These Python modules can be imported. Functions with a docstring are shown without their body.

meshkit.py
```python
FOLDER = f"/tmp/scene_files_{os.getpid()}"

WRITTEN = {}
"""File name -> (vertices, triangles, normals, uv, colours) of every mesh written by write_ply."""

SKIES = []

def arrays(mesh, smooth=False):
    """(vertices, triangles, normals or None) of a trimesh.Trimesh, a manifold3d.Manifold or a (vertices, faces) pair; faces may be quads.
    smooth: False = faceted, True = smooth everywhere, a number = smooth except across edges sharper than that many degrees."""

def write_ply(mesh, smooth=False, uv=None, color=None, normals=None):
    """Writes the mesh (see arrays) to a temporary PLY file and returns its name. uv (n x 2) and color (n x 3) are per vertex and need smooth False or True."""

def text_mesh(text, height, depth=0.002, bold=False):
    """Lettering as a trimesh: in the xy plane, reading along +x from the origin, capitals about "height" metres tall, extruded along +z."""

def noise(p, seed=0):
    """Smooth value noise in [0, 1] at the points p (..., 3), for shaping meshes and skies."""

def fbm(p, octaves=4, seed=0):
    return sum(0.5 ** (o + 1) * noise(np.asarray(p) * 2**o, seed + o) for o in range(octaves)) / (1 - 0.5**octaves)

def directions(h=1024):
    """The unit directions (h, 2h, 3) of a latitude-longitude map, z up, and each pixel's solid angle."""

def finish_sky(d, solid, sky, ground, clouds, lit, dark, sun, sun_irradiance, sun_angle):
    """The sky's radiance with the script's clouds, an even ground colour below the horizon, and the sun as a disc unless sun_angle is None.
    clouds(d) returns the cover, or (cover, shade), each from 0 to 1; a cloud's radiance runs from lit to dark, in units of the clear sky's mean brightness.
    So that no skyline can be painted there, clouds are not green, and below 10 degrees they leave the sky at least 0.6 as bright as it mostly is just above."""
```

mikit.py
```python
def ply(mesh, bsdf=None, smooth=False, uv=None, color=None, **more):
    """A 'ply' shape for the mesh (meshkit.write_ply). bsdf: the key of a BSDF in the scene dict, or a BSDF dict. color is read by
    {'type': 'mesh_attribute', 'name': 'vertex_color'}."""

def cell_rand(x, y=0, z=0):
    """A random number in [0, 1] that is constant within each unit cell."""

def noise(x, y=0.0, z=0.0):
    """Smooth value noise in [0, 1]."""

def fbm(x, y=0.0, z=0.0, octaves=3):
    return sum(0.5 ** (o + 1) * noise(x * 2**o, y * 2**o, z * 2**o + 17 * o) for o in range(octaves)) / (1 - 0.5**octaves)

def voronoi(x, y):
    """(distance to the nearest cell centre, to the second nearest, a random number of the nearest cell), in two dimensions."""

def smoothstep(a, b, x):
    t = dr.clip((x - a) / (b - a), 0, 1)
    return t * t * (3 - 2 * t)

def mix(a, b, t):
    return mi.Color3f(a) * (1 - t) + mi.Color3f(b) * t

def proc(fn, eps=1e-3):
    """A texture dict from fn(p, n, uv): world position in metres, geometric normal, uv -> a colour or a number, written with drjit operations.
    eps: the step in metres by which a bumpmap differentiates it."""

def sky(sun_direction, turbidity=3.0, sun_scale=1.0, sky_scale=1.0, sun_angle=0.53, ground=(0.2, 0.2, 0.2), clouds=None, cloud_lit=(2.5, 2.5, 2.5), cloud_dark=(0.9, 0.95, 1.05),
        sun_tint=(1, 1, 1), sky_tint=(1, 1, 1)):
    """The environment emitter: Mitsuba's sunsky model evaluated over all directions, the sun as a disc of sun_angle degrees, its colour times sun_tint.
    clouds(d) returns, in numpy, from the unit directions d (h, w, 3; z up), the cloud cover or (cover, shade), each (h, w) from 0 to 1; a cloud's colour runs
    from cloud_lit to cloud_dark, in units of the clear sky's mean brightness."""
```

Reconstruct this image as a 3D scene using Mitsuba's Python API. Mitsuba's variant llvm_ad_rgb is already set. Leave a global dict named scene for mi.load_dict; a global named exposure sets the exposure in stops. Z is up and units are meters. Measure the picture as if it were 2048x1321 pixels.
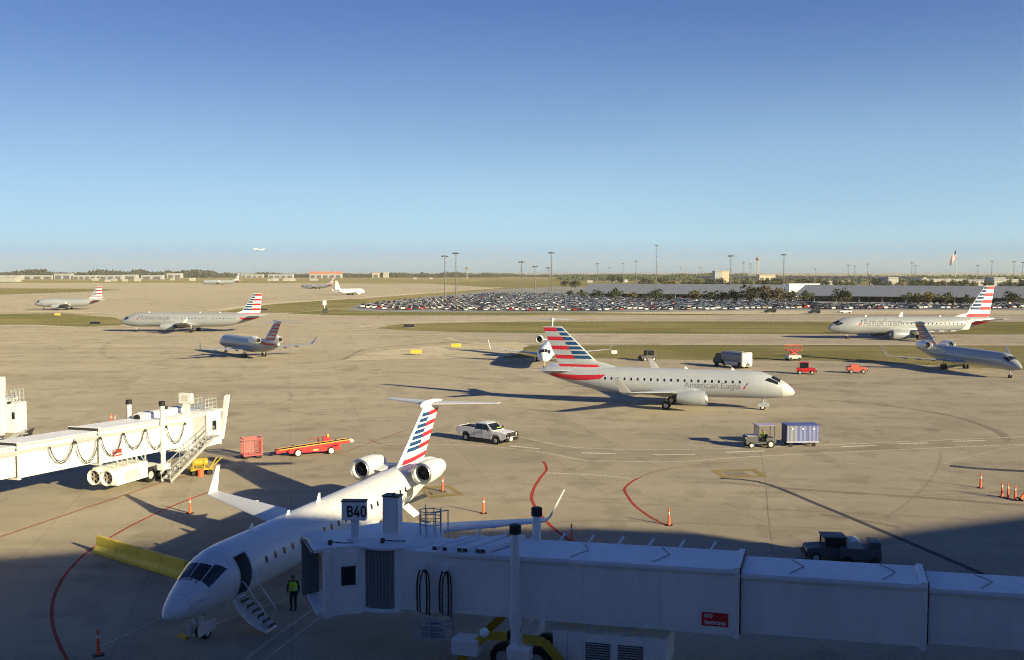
"""An airport apron on a clear late afternoon, seen from a terminal window."""
import math, random
import numpy as np
import trimesh, shapely
from shapely.geometry import Polygon
from scipy.interpolate import PchipInterpolator
import drjit as dr
import mitsuba as mi
import mikit, meshkit
from mikit import proc, noise, fbm, cell_rand, smoothstep, mix, voronoi

rng = random.Random(7)
T = mi.ScalarTransform4f
scene, labels = {}, {}

# ---------------------------------------------------------------- camera, sky, exposure
CAM_H = 16.4
PITCH = math.radians(3.248)
scene['camera'] = {'type': 'perspective', 'fov': 54.23, 'fov_axis': 'x', 'near_clip': 0.5, 'far_clip': 30000.0,
                   'medium': {'type': 'ref', 'id': 'air'},
                   'to_world': T().look_at(origin=[0, 0, CAM_H], target=[0, math.cos(PITCH), CAM_H - math.sin(PITCH)], up=[0, 0, 1])}
scene['air'] = {'type': 'homogeneous', 'albedo': {'type': 'rgb', 'value': [0.97, 0.95, 0.86]}, 'sigma_t': 0.58e-4}
SUN_AZ = np.array([0.76, -0.65]) / np.hypot(0.76, 0.65)
SUN_EL = math.radians(17.0)
sun_dir = [math.cos(SUN_EL) * SUN_AZ[0], math.cos(SUN_EL) * SUN_AZ[1], math.sin(SUN_EL)]
LOW_SKY_PALE = (4.0, 6.4, 7.2)


def low_sky_glow(d):
    """Pale brightening painted into the low sky, strongest just above the horizon."""
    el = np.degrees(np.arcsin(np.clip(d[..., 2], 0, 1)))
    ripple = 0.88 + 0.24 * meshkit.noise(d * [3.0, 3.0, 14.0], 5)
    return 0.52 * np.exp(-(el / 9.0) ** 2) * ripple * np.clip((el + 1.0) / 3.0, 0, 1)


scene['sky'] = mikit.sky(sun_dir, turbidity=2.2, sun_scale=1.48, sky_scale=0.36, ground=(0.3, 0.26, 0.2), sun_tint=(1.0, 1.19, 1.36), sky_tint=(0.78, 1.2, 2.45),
                          clouds=low_sky_glow, cloud_lit=LOW_SKY_PALE)  # the cloud cover carries the painted brightening of the low sky
exposure = 2.2

# ---------------------------------------------------------------- materials
def simple(key, rgb, rough=0.5, metallic=0.0, spec=0.5, coat=0.0):
    d = {'type': 'principled', 'base_color': rgb if isinstance(rgb, dict) else {'type': 'rgb', 'value': list(rgb)}, 'roughness': rough, 'metallic': metallic, 'specular': spec}
    if coat:
        d['clearcoat'] = coat
        d['clearcoat_gloss'] = 0.85
    scene[key] = {'type': 'twosided', 'bsdf': d}
    return key


PALETTE, ENTRIES = {}, {}
"""Materials that share one BSDF: key -> (BSDF, number in its list of colours); the mesh carries the number in its u coordinate."""


def pick(entries, u):
    out = mi.Color3f(*entries[0])
    for k, c in enumerate(entries[1:], 1):
        out = dr.select(u > k - .5, mi.Color3f(*c), out)
    return out


def shared(bsdf, key, rgb):
    ENTRIES.setdefault(bsdf, []).append(tuple(float(c) for c in rgb))
    PALETTE[key] = (bsdf, len(ENTRIES[bsdf]) - 1)
    return key


def weathered(key, rgb):
    """Painted or galvanised metal with blotches, runs and grime."""
    return shared('weathered_paint', key, rgb)


def weathered_fn(p, n, uv):
    k = fbm(p.x * .5, p.y * .5, p.z * .14, 3)
    runs = fbm(p.x * 3.1, p.y * 3.1, p.z * .35 + 7, 2)
    g = noise(p.x * 6, p.y * 6, p.z * 4)
    return pick(ENTRIES['weathered_paint'], uv.x) * (0.79 + 0.20 * k + 0.15 * runs + 0.06 * g)


def mkply(mesh, mat, smooth=False, **kw):
    if mat in PALETTE:
        bsdf, number = PALETTE[mat]
        if hasattr(mesh, 'to_mesh') or isinstance(mesh, tuple):
            raise TypeError('give a trimesh')
        if smooth and smooth is not True:
            mesh = trimesh.graph.smooth_shade(mesh, angle=math.radians(smooth), facet_minarea=None)
            smooth = True
        return mikit.ply(mesh, bsdf, smooth=smooth, uv=np.tile([number, 0.0], (len(mesh.vertices), 1)), **kw)
    return mikit.ply(mesh, mat, smooth=smooth, **kw)


WHITE = simple('paint_white', (0.80, 0.80, 0.78), 0.35, coat=0.3)
JETWHITE = simple('paint_jet_white', (0.62, 0.625, 0.63), 0.38, coat=0.3)
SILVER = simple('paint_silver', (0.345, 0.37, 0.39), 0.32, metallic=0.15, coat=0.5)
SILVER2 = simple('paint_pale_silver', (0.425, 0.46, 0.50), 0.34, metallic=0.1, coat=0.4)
RADOME = simple('paint_nose_white', (0.62, 0.62, 0.61), 0.4, coat=0.2)
GREYPAINT = simple('paint_grey', (0.42, 0.43, 0.44), 0.45)
WINGGREY = simple('paint_wing_grey', (0.50, 0.51, 0.52), 0.4)
METAL = simple('metal_bright', (0.65, 0.65, 0.66), 0.3, metallic=0.9)
STEEL = weathered('galvanised_steel', (0.36, 0.37, 0.38))
DARK = simple('dark_metal', (0.035, 0.036, 0.04), 0.5)
BLACK = simple('black_rubber', (0.014, 0.014, 0.015), 0.7)
HOLE = simple('dark_interior', (0.008, 0.008, 0.010), 0.9)
GLASS = simple('dark_glass', (0.012, 0.014, 0.018), 0.08, spec=0.7)
RED = simple('paint_red', (0.52, 0.025, 0.03), 0.4)
FLAGRED = simple('paint_flag_red', (0.50, 0.022, 0.04), 0.4)
BLUE = simple('paint_flag_blue', (0.012, 0.055, 0.16), 0.4)
TEXTGREY = simple('paint_lettering', (0.17, 0.18, 0.195), 0.5)
BRIDGE = weathered('bridge_white', (0.72, 0.725, 0.70))
BRIDGE2 = weathered('bridge_roof_white', (0.68, 0.69, 0.70))
CURTAIN = simple('curtain_grey', (0.16, 0.18, 0.19), 0.6)
YELLOW = weathered('paint_yellow', (0.46, 0.32, 0.03))
SAFETY = simple('paint_safety_yellow', (0.62, 0.47, 0.06), 0.5)
ORANGE = simple('cone_orange', (0.78, 0.13, 0.05), 0.5)
LIME = simple('hi_vis_lime', (0.50, 0.78, 0.04), 0.7)
NAVY = simple('cloth_navy', (0.018, 0.02, 0.03), 0.85)
SKIN = simple('skin', (0.36, 0.2, 0.13), 0.6)
PURPLE = simple('cart_purple_blue', (0.12, 0.14, 0.36), 0.5)
CURTBLUE = weathered('cart_curtain_blue', (0.17, 0.195, 0.40))
WHEELWHITE = simple('wheel_white', (0.7, 0.69, 0.64), 0.5)
TRUCKWHITE = simple('truck_white', (0.66, 0.66, 0.67), 0.3, coat=0.6)
LAMP = simple('lamp_glass', (0.75, 0.72, 0.66), 0.15)
REDLAMP = simple('lamp_red', (0.6, 0.02, 0.04), 0.3)
CONC = weathered('barrier_yellow', (0.66, 0.53, 0.07))


# ---------------------------------------------------------------- meshes
def cat(ms):
    return trimesh.util.concatenate([m for m in ms if m is not None])


def box(x, y, z, sx, sy, sz, rz=0.0, b=0.0):
    """A box by its centre and sizes, its edges chamfered by b."""
    if b > 0:
        pts = []
        for a in (-1, 1):
            for c in (-1, 1):
                for e in (-1, 1):
                    hx, hy, hz = sx / 2, sy / 2, sz / 2
                    pts += [(a * (hx - b), c * (hy - b), e * hz), (a * (hx - b), c * hy, e * (hz - b)), (a * hx, c * (hy - b), e * (hz - b))]
        m = trimesh.Trimesh(*hull(pts), process=False)
    else:
        m = trimesh.creation.box((sx, sy, sz))
    if rz:
        m.apply_transform(trimesh.transformations.rotation_matrix(rz, (0, 0, 1)))
    m.apply_translation((x, y, z))
    return m


def hull(pts):
    h = trimesh.convex.convex_hull(np.asarray(pts, float))
    return h.vertices, h.faces


def hullm(pts):
    return trimesh.Trimesh(*hull(pts), process=False)


def beam(a, b, w, h=None, up=(0, 0, 1)):
    """A square bar from a to b."""
    a, b = np.asarray(a, float), np.asarray(b, float)
    h = h or w
    d = (b - a) / np.linalg.norm(b - a)
    s = np.cross(d, up)
    if np.linalg.norm(s) < 1e-3:
        s = np.cross(d, (1, 0, 0))
    s /= np.linalg.norm(s)
    u = np.cross(s, d)
    pts = [p + i * s * w / 2 + j * u * h / 2 for p in (a, b) for i, j in ((-1, -1), (1, -1), (1, 1), (-1, 1))]
    f = [(0, 3, 2), (0, 2, 1), (4, 5, 6), (4, 6, 7)] + [t for k in range(4) for t in ((k, (k + 1) % 4, (k + 1) % 4 + 4), (k, (k + 1) % 4 + 4, k + 4))]
    return trimesh.Trimesh(pts, f, process=False)


def tube(pts, r, n=6, caps=True):
    p = np.asarray(pts, float)
    r = np.broadcast_to(r, (len(p),))
    t = np.gradient(p, axis=0)
    t /= np.linalg.norm(t, axis=1, keepdims=True) + 1e-12
    ref = np.where(np.abs(t[:, 2:]) < 0.95, [[0, 0, 1.0]], [[1.0, 0, 0]])
    a = np.cross(t, ref)
    a /= np.linalg.norm(a, axis=1, keepdims=True) + 1e-12
    b = np.cross(t, a)
    ang = np.arange(n) * 2 * np.pi / n
    rings = [p[i] + r[i] * (np.cos(ang)[:, None] * a[i] + np.sin(ang)[:, None] * b[i]) for i in range(len(p))]
    return loft(rings, caps)


def loft(rings, caps=True):
    n = len(rings[0])
    v = np.vstack(rings)
    i, j = np.meshgrid(np.arange(len(rings) - 1), np.arange(n), indexing='ij')
    a, b = i * n + j, i * n + (j + 1) % n
    q = np.stack([a, b, b + n, a + n], -1).reshape(-1, 4)
    f = [q[:, [0, 1, 2]], q[:, [0, 2, 3]]]
    if caps:
        for k, base in ((0, 0), (1, (len(rings) - 1) * n)):
            c = len(v)
            v = np.vstack([v, v[base:base + n].mean(0)])
            t = np.stack([base + np.arange(n), base + (np.arange(n) + 1) % n, np.full(n, c)], 1)
            f.append(t[:, ::-1] if k == 0 else t)
    m = trimesh.Trimesh(v, np.vstack(f), process=False)
    if m.volume < 0:
        m.invert()
    return m


def cyl(a, b, r, r2=None, n=16):
    return tube([a, b], [r, r if r2 is None else r2], n)


def lathe(profile, n=28, axis='x'):
    """Revolve (position, radius) pairs about the x axis (or z)."""
    ang = np.arange(n) * 2 * np.pi / n
    rings = []
    for s, r in profile:
        c, d = r * np.cos(ang), r * np.sin(ang)
        rings.append(np.stack([np.full(n, s), c, d], 1) if axis == 'x' else np.stack([c, d, np.full(n, s)], 1))
    i, j = np.meshgrid(np.arange(len(rings) - 1), np.arange(n), indexing='ij')
    q = np.stack([i * n + j, i * n + (j + 1) % n, (i + 1) * n + (j + 1) % n, (i + 1) * n + j], -1).reshape(-1, 4)
    return trimesh.Trimesh(np.vstack(rings), np.vstack([q[:, [0, 1, 2]], q[:, [0, 2, 3]]]), process=False)


def prism(profile, y0, y1, inset=None):
    """Extrude a polygon in x,z from y0 to y1. inset = [(dy) per vertex] pulls single corners inwards."""
    P = Polygon(profile)
    if not P.exterior.is_ccw:
        profile = profile[::-1]
        inset = inset[::-1] if inset is not None else None
    v2 = np.asarray(profile, float)
    n = len(v2)
    ins = np.zeros(n) if inset is None else np.asarray(inset, float)
    a = np.stack([v2[:, 0], y0 + ins, v2[:, 1]], 1)
    b = np.stack([v2[:, 0], y1 - ins, v2[:, 1]], 1)
    tv, tf = trimesh.creation.triangulate_polygon(Polygon(profile), engine='earcut')
    idx = [int(np.argmin(((v2 - q) ** 2).sum(1))) for q in tv]
    f = np.array([[idx[k] for k in t] for t in tf])
    ar = lambda t: np.cross(v2[t[1]] - v2[t[0]], v2[t[2]] - v2[t[0]])
    f = np.array([t if ar(t) > 0 else t[::-1] for t in f])
    k = np.arange(n)
    side = np.vstack([np.stack([k, (k + 1) % n, (k + 1) % n + n], 1), np.stack([k, (k + 1) % n + n, k + n], 1)])
    m = trimesh.Trimesh(np.vstack([a, b]), np.vstack([f, f[:, ::-1] + n, side]), process=False)
    if m.volume < 0:
        m.invert()
    return m


def wheel(x, y, z, r, w, n=18):
    m = lathe([(-w / 2, r * .55), (-w / 2, r * .92), (-w * .36, r), (w * .36, r), (w / 2, r * .92), (w / 2, r * .55), (w / 2 - .02, r * .5), (w / 2 - .02, 0.001)], n)
    m2 = lathe([(-w / 2 + .02, 0.001), (-w / 2 + .02, r * .5), (-w / 2, r * .55)], n)
    m = cat([m, m2])
    m.apply_transform(trimesh.transformations.rotation_matrix(math.pi / 2, (0, 0, 1)))
    m.apply_translation((x, y, z))
    return m


def hub(x, y, z, r, w):
    ms = []
    for s in (-1, 1):
        m = lathe([(0, .001), (.012, r * .2), (.0, r * .5), (-.03, r * .55)], 14)
        m.apply_transform(trimesh.transformations.rotation_matrix(s * math.pi / 2, (0, 0, 1)))
        m.apply_translation((x, y + s * w / 2, z))
        ms.append(m)
    return cat(ms)


def xf(m, M):
    m = m.copy()
    m.apply_transform(M)
    return m


def rotz(m, a):
    return xf(m, trimesh.transformations.rotation_matrix(a, (0, 0, 1)))


def roty(m, a):
    return xf(m, trimesh.transformations.rotation_matrix(a, (0, 1, 0)))


def moved(m, *d):
    m = m.copy()
    m.apply_translation(d)
    return m


# ---------------------------------------------------------------- things and parts
def numbered(key):
    if key not in labels and key not in scene:
        return key
    k = 1
    while f'{key}_{k:03d}' in labels or f'{key}_{k:03d}' in scene:
        k += 1
    return f'{key}_{k:03d}'


class Model:
    """The parts of one kind of thing, in its own coordinates (x forward, y left, z up)."""

    def __init__(self):
        self.parts, self.count = [], {}

    def part(self, name, mesh, mat, smooth=False, parent=None, label=None, stuff=False):
        path = (parent + '__' if parent else '') + name
        n = self.count.get(path, 0)
        self.count[path] = n + 1
        if n:
            path += f'_{n:03d}'
        self.parts.append((path, mkply(mesh, mat, smooth=smooth), label, stuff))
        return path


def matrix(x, y, z=0.0, rz=0.0, pitch=0.0, roll=0.0, s=1.0):
    return T().translate([x, y, z]).rotate([0, 0, 1], math.degrees(rz)).rotate([0, 1, 0], -math.degrees(pitch)).rotate([1, 0, 0], math.degrees(roll)).scale(s)


def place(model, name, label, category, x, y, rz=0.0, z=0.0, group=None, swap=None, **kw):
    key = numbered(name)
    labels[key] = {'label': label, 'category': category}
    if group:
        labels[key]['group'] = group
    M = matrix(x, y, z, rz, **kw)
    for path, d, lab, stuff in model.parts:
        d = {**d, 'to_world': M}
        if swap and d['bsdf'].get('id') in swap:
            d['bsdf'] = {'type': 'ref', 'id': swap[d['bsdf']['id']]}
        scene[f'{key}__{path}'] = d
        if lab or stuff:
            labels[f'{key}__{path}'] = {**({'label': lab} if lab else {}), **({'kind': 'stuff'} if stuff else {})}
    return key


def single(name, mesh, mat, label=None, category=None, group=None, kind=None, smooth=False, to_world=None, **kw):
    """A thing (or a piece of the setting) that is one mesh."""
    key = numbered(name)
    scene[key] = mkply(mesh, mat, smooth=smooth, **kw)
    if to_world is not None:
        scene[key]['to_world'] = to_world
    labels[key] = {k: v for k, v in dict(label=label, category=category, group=group, kind=kind).items() if v}
    return key


def heading(dx, dy):
    return math.atan2(dy, dx)

# ---------------------------------------------------------------- ground
def sheet(poly, z, grid=None):
    P = Polygon(poly).buffer(0)
    ms = []
    for g in getattr(P, 'geoms', [P]):
        v, f = trimesh.creation.triangulate_polygon(g, engine='earcut')
        m = trimesh.Trimesh(np.c_[v, np.full(len(v), z)], f, process=False)
        if m.face_normals[0][2] < 0:
            m.invert()
        ms.append(m)
    return cat(ms)


def smooth_line(pts, step=1.5):
    p = np.asarray(pts, float)
    if len(p) < 3:
        n = max(2, int(np.linalg.norm(p[-1] - p[0]) / step))
        return p[0] + (p[-1] - p[0]) * np.linspace(0, 1, n)[:, None]
    d = np.r_[0, np.cumsum(np.linalg.norm(np.diff(p, axis=0), axis=1))]
    t = np.linspace(0, d[-1], max(8, int(d[-1] / step)))
    return np.stack([PchipInterpolator(d, p[:, k])(t) for k in (0, 1)], 1)


def strip(pts, width, z, step=1.5, wobble=0.0):
    c = smooth_line(pts, step)
    t = np.gradient(c, axis=0)
    t /= np.linalg.norm(t, axis=1, keepdims=True) + 1e-12
    n = np.stack([-t[:, 1], t[:, 0]], 1)
    w = np.broadcast_to(width, (len(c),)).astype(float) / 2
    if wobble:
        w = w * (1 + wobble * (meshkit.noise(np.c_[c / 3.0, np.zeros(len(c))]) - .5) * 2)
    v = np.vstack([np.c_[c + n * w[:, None], np.full(len(c), z)], np.c_[c - n * w[:, None], np.full(len(c), z)]])
    k = np.arange(len(c) - 1)
    N = len(c)
    f = np.vstack([np.stack([k + N, k + N + 1, k + 1], 1), np.stack([k + N, k + 1, k], 1)])
    return trimesh.Trimesh(v, f, process=False)


def paved(key, rgb):
    return shared('paved', key, rgb)


CA, SA = math.cos(0.22), math.sin(0.22)


def paved_fn(p, n, uv):
    """Concrete slabs, asphalt and worn paint: broad tone, traffic streaks, slabs that differ, open joints, oil spots, grain."""
    slab = 7.6
    x, y = p.x * CA + p.y * SA, -p.x * SA + p.y * CA
    broad = fbm(p.x / 45, p.y / 45, 3.0, 3)
    streak = fbm(p.x / 42 + 9, p.y / 4.0, 5.0, 3)
    fine = fbm(p.x / 1.6, p.y / 1.6, 1.0, 3)
    grain = noise(p.x * 9, p.y * 9)
    cell = cell_rand(x / slab, y / slab)
    ex, ey = dr.abs(x / slab - dr.round(x / slab)) * slab, dr.abs(y / slab - dr.round(y / slab)) * slab
    joint = 1 - smoothstep(0.04, 0.10, dr.minimum(ex, ey) + 0.05 * grain)
    oil = smoothstep(0.64, 0.80, fbm(p.x / 5.5 + 31, p.y / 5.5, 2.0, 3))
    stain = smoothstep(0.60, 0.72, fbm(p.x / 2.3 + 5, p.y / 2.3, 9.0, 3))
    crack = 1 - smoothstep(0.0, 0.03, dr.abs(fbm(p.x / 9 + 70, p.y / 9, 1.0, 4) - .5))
    k = 1.0 + 0.18 * (broad - .5) + 0.30 * (streak - .5) + 0.16 * (fine - .5) + 0.12 * (grain - .5) + 0.09 * (cell - .5)
    return pick(ENTRIES['paved'], uv.x) * k * (1 - 0.15 * joint) * (1 - 0.15 * oil) * (1 - 0.13 * stain) * (1 - 0.10 * crack * noise(p.x / 15, p.y / 15 + 40))


def grass_fn(p, n, uv):
    far = 1 + 3 * uv.x
    k = fbm(p.x / 22 / far, p.y / 14 / far, 2.0, 3)
    m = fbm(p.x / 70 + 8, p.y / 9, 7.0, 3)
    g = noise(p.x * 3, p.y * 3) * .5 + noise(p.x * 11, p.y * 11) * .5
    near = mix((0.135, 0.125, 0.050), (0.19, 0.162, 0.076), smoothstep(0.3, 0.7, k)) * (1 - uv.x)
    dry = mix((0.225, 0.185, 0.095), (0.165, 0.15, 0.068), smoothstep(0.3, 0.7, k)) * uv.x
    col = mix(near + dry, (0.112, 0.116, 0.047), smoothstep(0.5, 0.75, m) * (.7 - .3 * uv.x))
    return col * (0.74 + 0.52 * g)


CONCRETE = np.array((0.310, 0.269, 0.202))
APRON = paved('apron_concrete', CONCRETE)
TAXI = paved('taxiway_concrete', (0.312, 0.268, 0.212))
SHOULDER = paved('pale_shoulder', (0.40, 0.35, 0.255))
RUBBER = paved('rubber_marks', CONCRETE * .70)
FAINT = paved('faint_marks', CONCRETE * .85)
ROADWAY = paved('service_roadway', CONCRETE * .91)
PATCH = paved('asphalt_patch', (0.075, 0.075, 0.078))
ASPHALT = paved('lot_asphalt', (0.19, 0.195, 0.19))
LINEWHITE = paved('line_white', (0.52, 0.49, 0.42))
LINEFADED = paved('line_faded', (0.44, 0.395, 0.31))
LINERED = paved('line_red', (0.30, 0.055, 0.042))
LINEDULL = paved('line_dull_red', (0.26, 0.13, 0.085))
LINEYELLOW = paved('line_yellow', (0.255, 0.195, 0.085))
GRASS = shared('grass', 'airfield_grass', (0, 0, 0))
DRYGRASS = shared('grass', 'dry_grass', (0, 0, 0))


def ground_piece(name, poly, z, mat):
    return single(name, sheet(poly, z), mat, kind='structure')


R = 9000.0
ring = [(R * math.cos(a), R * math.sin(a)) for a in np.linspace(0, 2 * math.pi, 97)[:-1]]
ground_piece('ground', ring, 0.0, DRYGRASS)
# the paved field: everything near, and the far left
ground_piece('apron', [(-700, -300), (700, -300), (497.82, 386.19), (200.25, 390.80), (14.86, 390.80), (-51.63, 390.80), (-75.09, 390.80), (-100.42, 619.93), (-8.21, 1174.27), (-96.99, 1566.00), (-458.25, 1686.54), (-2126.16, 1686.54), (-545.74, 386.19)], 0.03, APRON)
# far taxiways and grass between them
ground_piece('grass_field', [(-1.93, 192.63), (0.64, 211.36), (4.30, 226.00), (42.89, 227.58), (219.31, 221.40), (163.93, 165.26), (86.70, 168.69), (77.36, 175.98), (59.70, 187.10), (35.50, 188.18), (21.71, 191.50), (8.36, 193.78)], 0.06, GRASS)
ground_piece('taxiway', [(4.33, 227.58), (-10.07, 239.26), (-16.04, 258.17), (10.15, 266.59), (257.61, 260.23), (220.81, 222.92), (117.22, 228.38), (43.19, 229.18)], 0.055, TAXI)
ground_piece('grass_field', [(-40.17, 298.21), (-36.07, 321.67), (-10.73, 334.84), (46.98, 340.06), (327.86, 331.45), (261.76, 264.44), (137.31, 267.69), (64.35, 269.90), (10.40, 273.28), (-17.41, 280.31), (-32.28, 287.72)], 0.06, GRASS)
ground_piece('taxiway', [(-80.23, 345.44), (-61.17, 377.29), (15.04, 395.52), (377.42, 381.69), (334.62, 338.30), (47.72, 345.44), (-10.89, 340.06), (-36.61, 326.49), (-50.69, 312.46)], 0.055, TAXI)
ground_piece('grass_field', [(-91.05, 405.31), (-84.16, 449.83), (-66.58, 437.81), (15.80, 415.60), (97.13, 407.83), (93.08, 390.80), (14.77, 388.49), (-58.75, 386.19)], 0.06, GRASS)
ground_piece('grass_field', [(-124.58, 426.42), (-131.64, 462.53), (-129.36, 513.22), (-104.36, 644.28), (-86.39, 608.43), (-78.85, 505.31), (-85.33, 456.09), (-90.24, 415.60), (-107.59, 410.39)], 0.06, GRASS)
ground_piece('grass_field', [(-363.27, 377.29), (-205.13, 400.36), (-185.62, 410.39), (-146.55, 368.80), (-127.59, 331.45), (-123.83, 315.47), (-131.10, 306.60), (-153.74, 318.54), (-306.84, 318.54)], 0.06, GRASS)
ground_piece('grass_field', [(-1089.81, 1133.75), (-560.69, 1095.92), (-457.82, 1060.54), (-385.27, 996.21), (-374.70, 888.41), (-391.18, 764.32), (-702.32, 730.31)], 0.08, GRASS)
ground_piece('grass_field', [(-128.28, 1566.00), (-17.69, 2530.27), (158.29, 2990.49), (521.26, 2192.78), (1545.64, 1566.00), (612.43, 619.93), (73.92, 684.60), (20.39, 1133.75), (-25.81, 1174.27)], 0.06, GRASS)
# pale paved edges
for pts, w in (([(-29.94, 187.10), (-27.27, 206.02), (-16.09, 222.92), (-1.63, 232.44), (43.34, 229.99), (222.32, 224.45)], 3.0), ([(9.52, 267.69), (63.06, 264.44), (253.58, 256.14)], 2.4), ([(-16.43, 254.15), (-11.19, 237.52), (-2.76, 229.18), (1.79, 222.92), (-1.57, 196.11)], 1.6),
               ([(-46.24, 303.75), (-36.80, 328.13), (-10.89, 340.06), (47.72, 345.44), (331.21, 334.84)], 2.6), ([(-268.50, 405.31), (-195.84, 423.66), (-167.14, 410.39), (-126.67, 364.69)], 6.0), ([(-130.10, 437.81), (-131.41, 521.38), (-105.39, 650.67), (-13.59, 1133.75)], 9.0),
               ([(-199.53, 300.96), (-150.81, 312.46), (-128.70, 300.96), (-120.72, 309.50)], 2.0), ([(-81.94, 377.29), (-58.07, 381.69), (14.69, 386.19), (193.34, 377.29)], 1.6)):
    single('pavement_edge', strip(pts, w, 0.075, step=6), SHOULDER, kind='structure')
# a broad fillet where the taxiway joins the apron
ground_piece('pavement_edge', [(-31.35, 187.10), (-30.00, 203.45), (-19.44, 222.92), (-7.51, 234.11), (1.31, 237.52), (3.85, 226.00), (0.11, 210.00), (-1.94, 193.78), (-8.12, 192.63)], 0.06, SHOULDER)
# car park and its road
ground_piece('parking_lot', [(-73.15, 437.81), (-80.31, 521.38), (-12.32, 1027.37), (52.32, 1217.80), (161.92, 1174.27), (754.85, 764.32), (432.78, 437.81), (133.54, 426.42), (15.70, 412.98), (-47.17, 420.94)], 0.09, ASPHALT)
ground_piece('road', [(25.87, 410.39), (104.25, 437.81), (444.64, 449.83), (381.87, 386.19), (94.20, 395.52)], 0.10, SHOULDER)

# the service road across the apron, worn a little darker
ground_piece('service_road', [(-3.34, 103.53), (0.25, 99.70), (6.51, 92.82), (12.91, 91.76), (20.35, 92.55), (32.37, 95.00), (59.99, 101.26), (57.32, 96.71), (32.02, 91.24), (20.30, 88.24), (13.30, 86.12), (6.83, 86.82), (2.57, 90.98), (-1.85, 94.17), (-5.97, 95.57)], 0.033, ROADWAY)
# painted lines
def painted(name, pts, w, mat, z=0.04, step=1.5):
    return single(name, strip(pts, w, z, step), mat, kind='structure')

painted('painted_line', [(-15.52, 95.00), (-5.94, 95.00), (2.57, 90.98), (6.83, 86.82), (13.30, 86.12), (20.30, 88.24), (32.02, 91.24), (57.32, 96.71)], 0.32, LINEFADED)
painted('painted_line', [(-3.35, 103.86), (0.25, 100.01), (6.52, 93.09), (12.95, 92.02), (20.40, 92.82), (32.47, 95.28), (60.18, 101.58)], 0.3, LINEFADED)
for a, b in (((6.30, 90.47), (9.44, 89.97)), ((12.68, 89.47), (16.56, 89.72)), ((19.49, 90.73), (23.35, 91.50)), ((31.06, 93.63), (34.66, 94.45)), ((37.03, 95.28), (40.15, 95.85)), ((42.94, 96.71), (46.39, 97.30)), ((-0.19, 94.17), (2.61, 92.55))):
    painted('road_dash', [a, b], 0.42, LINEWHITE)
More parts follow.
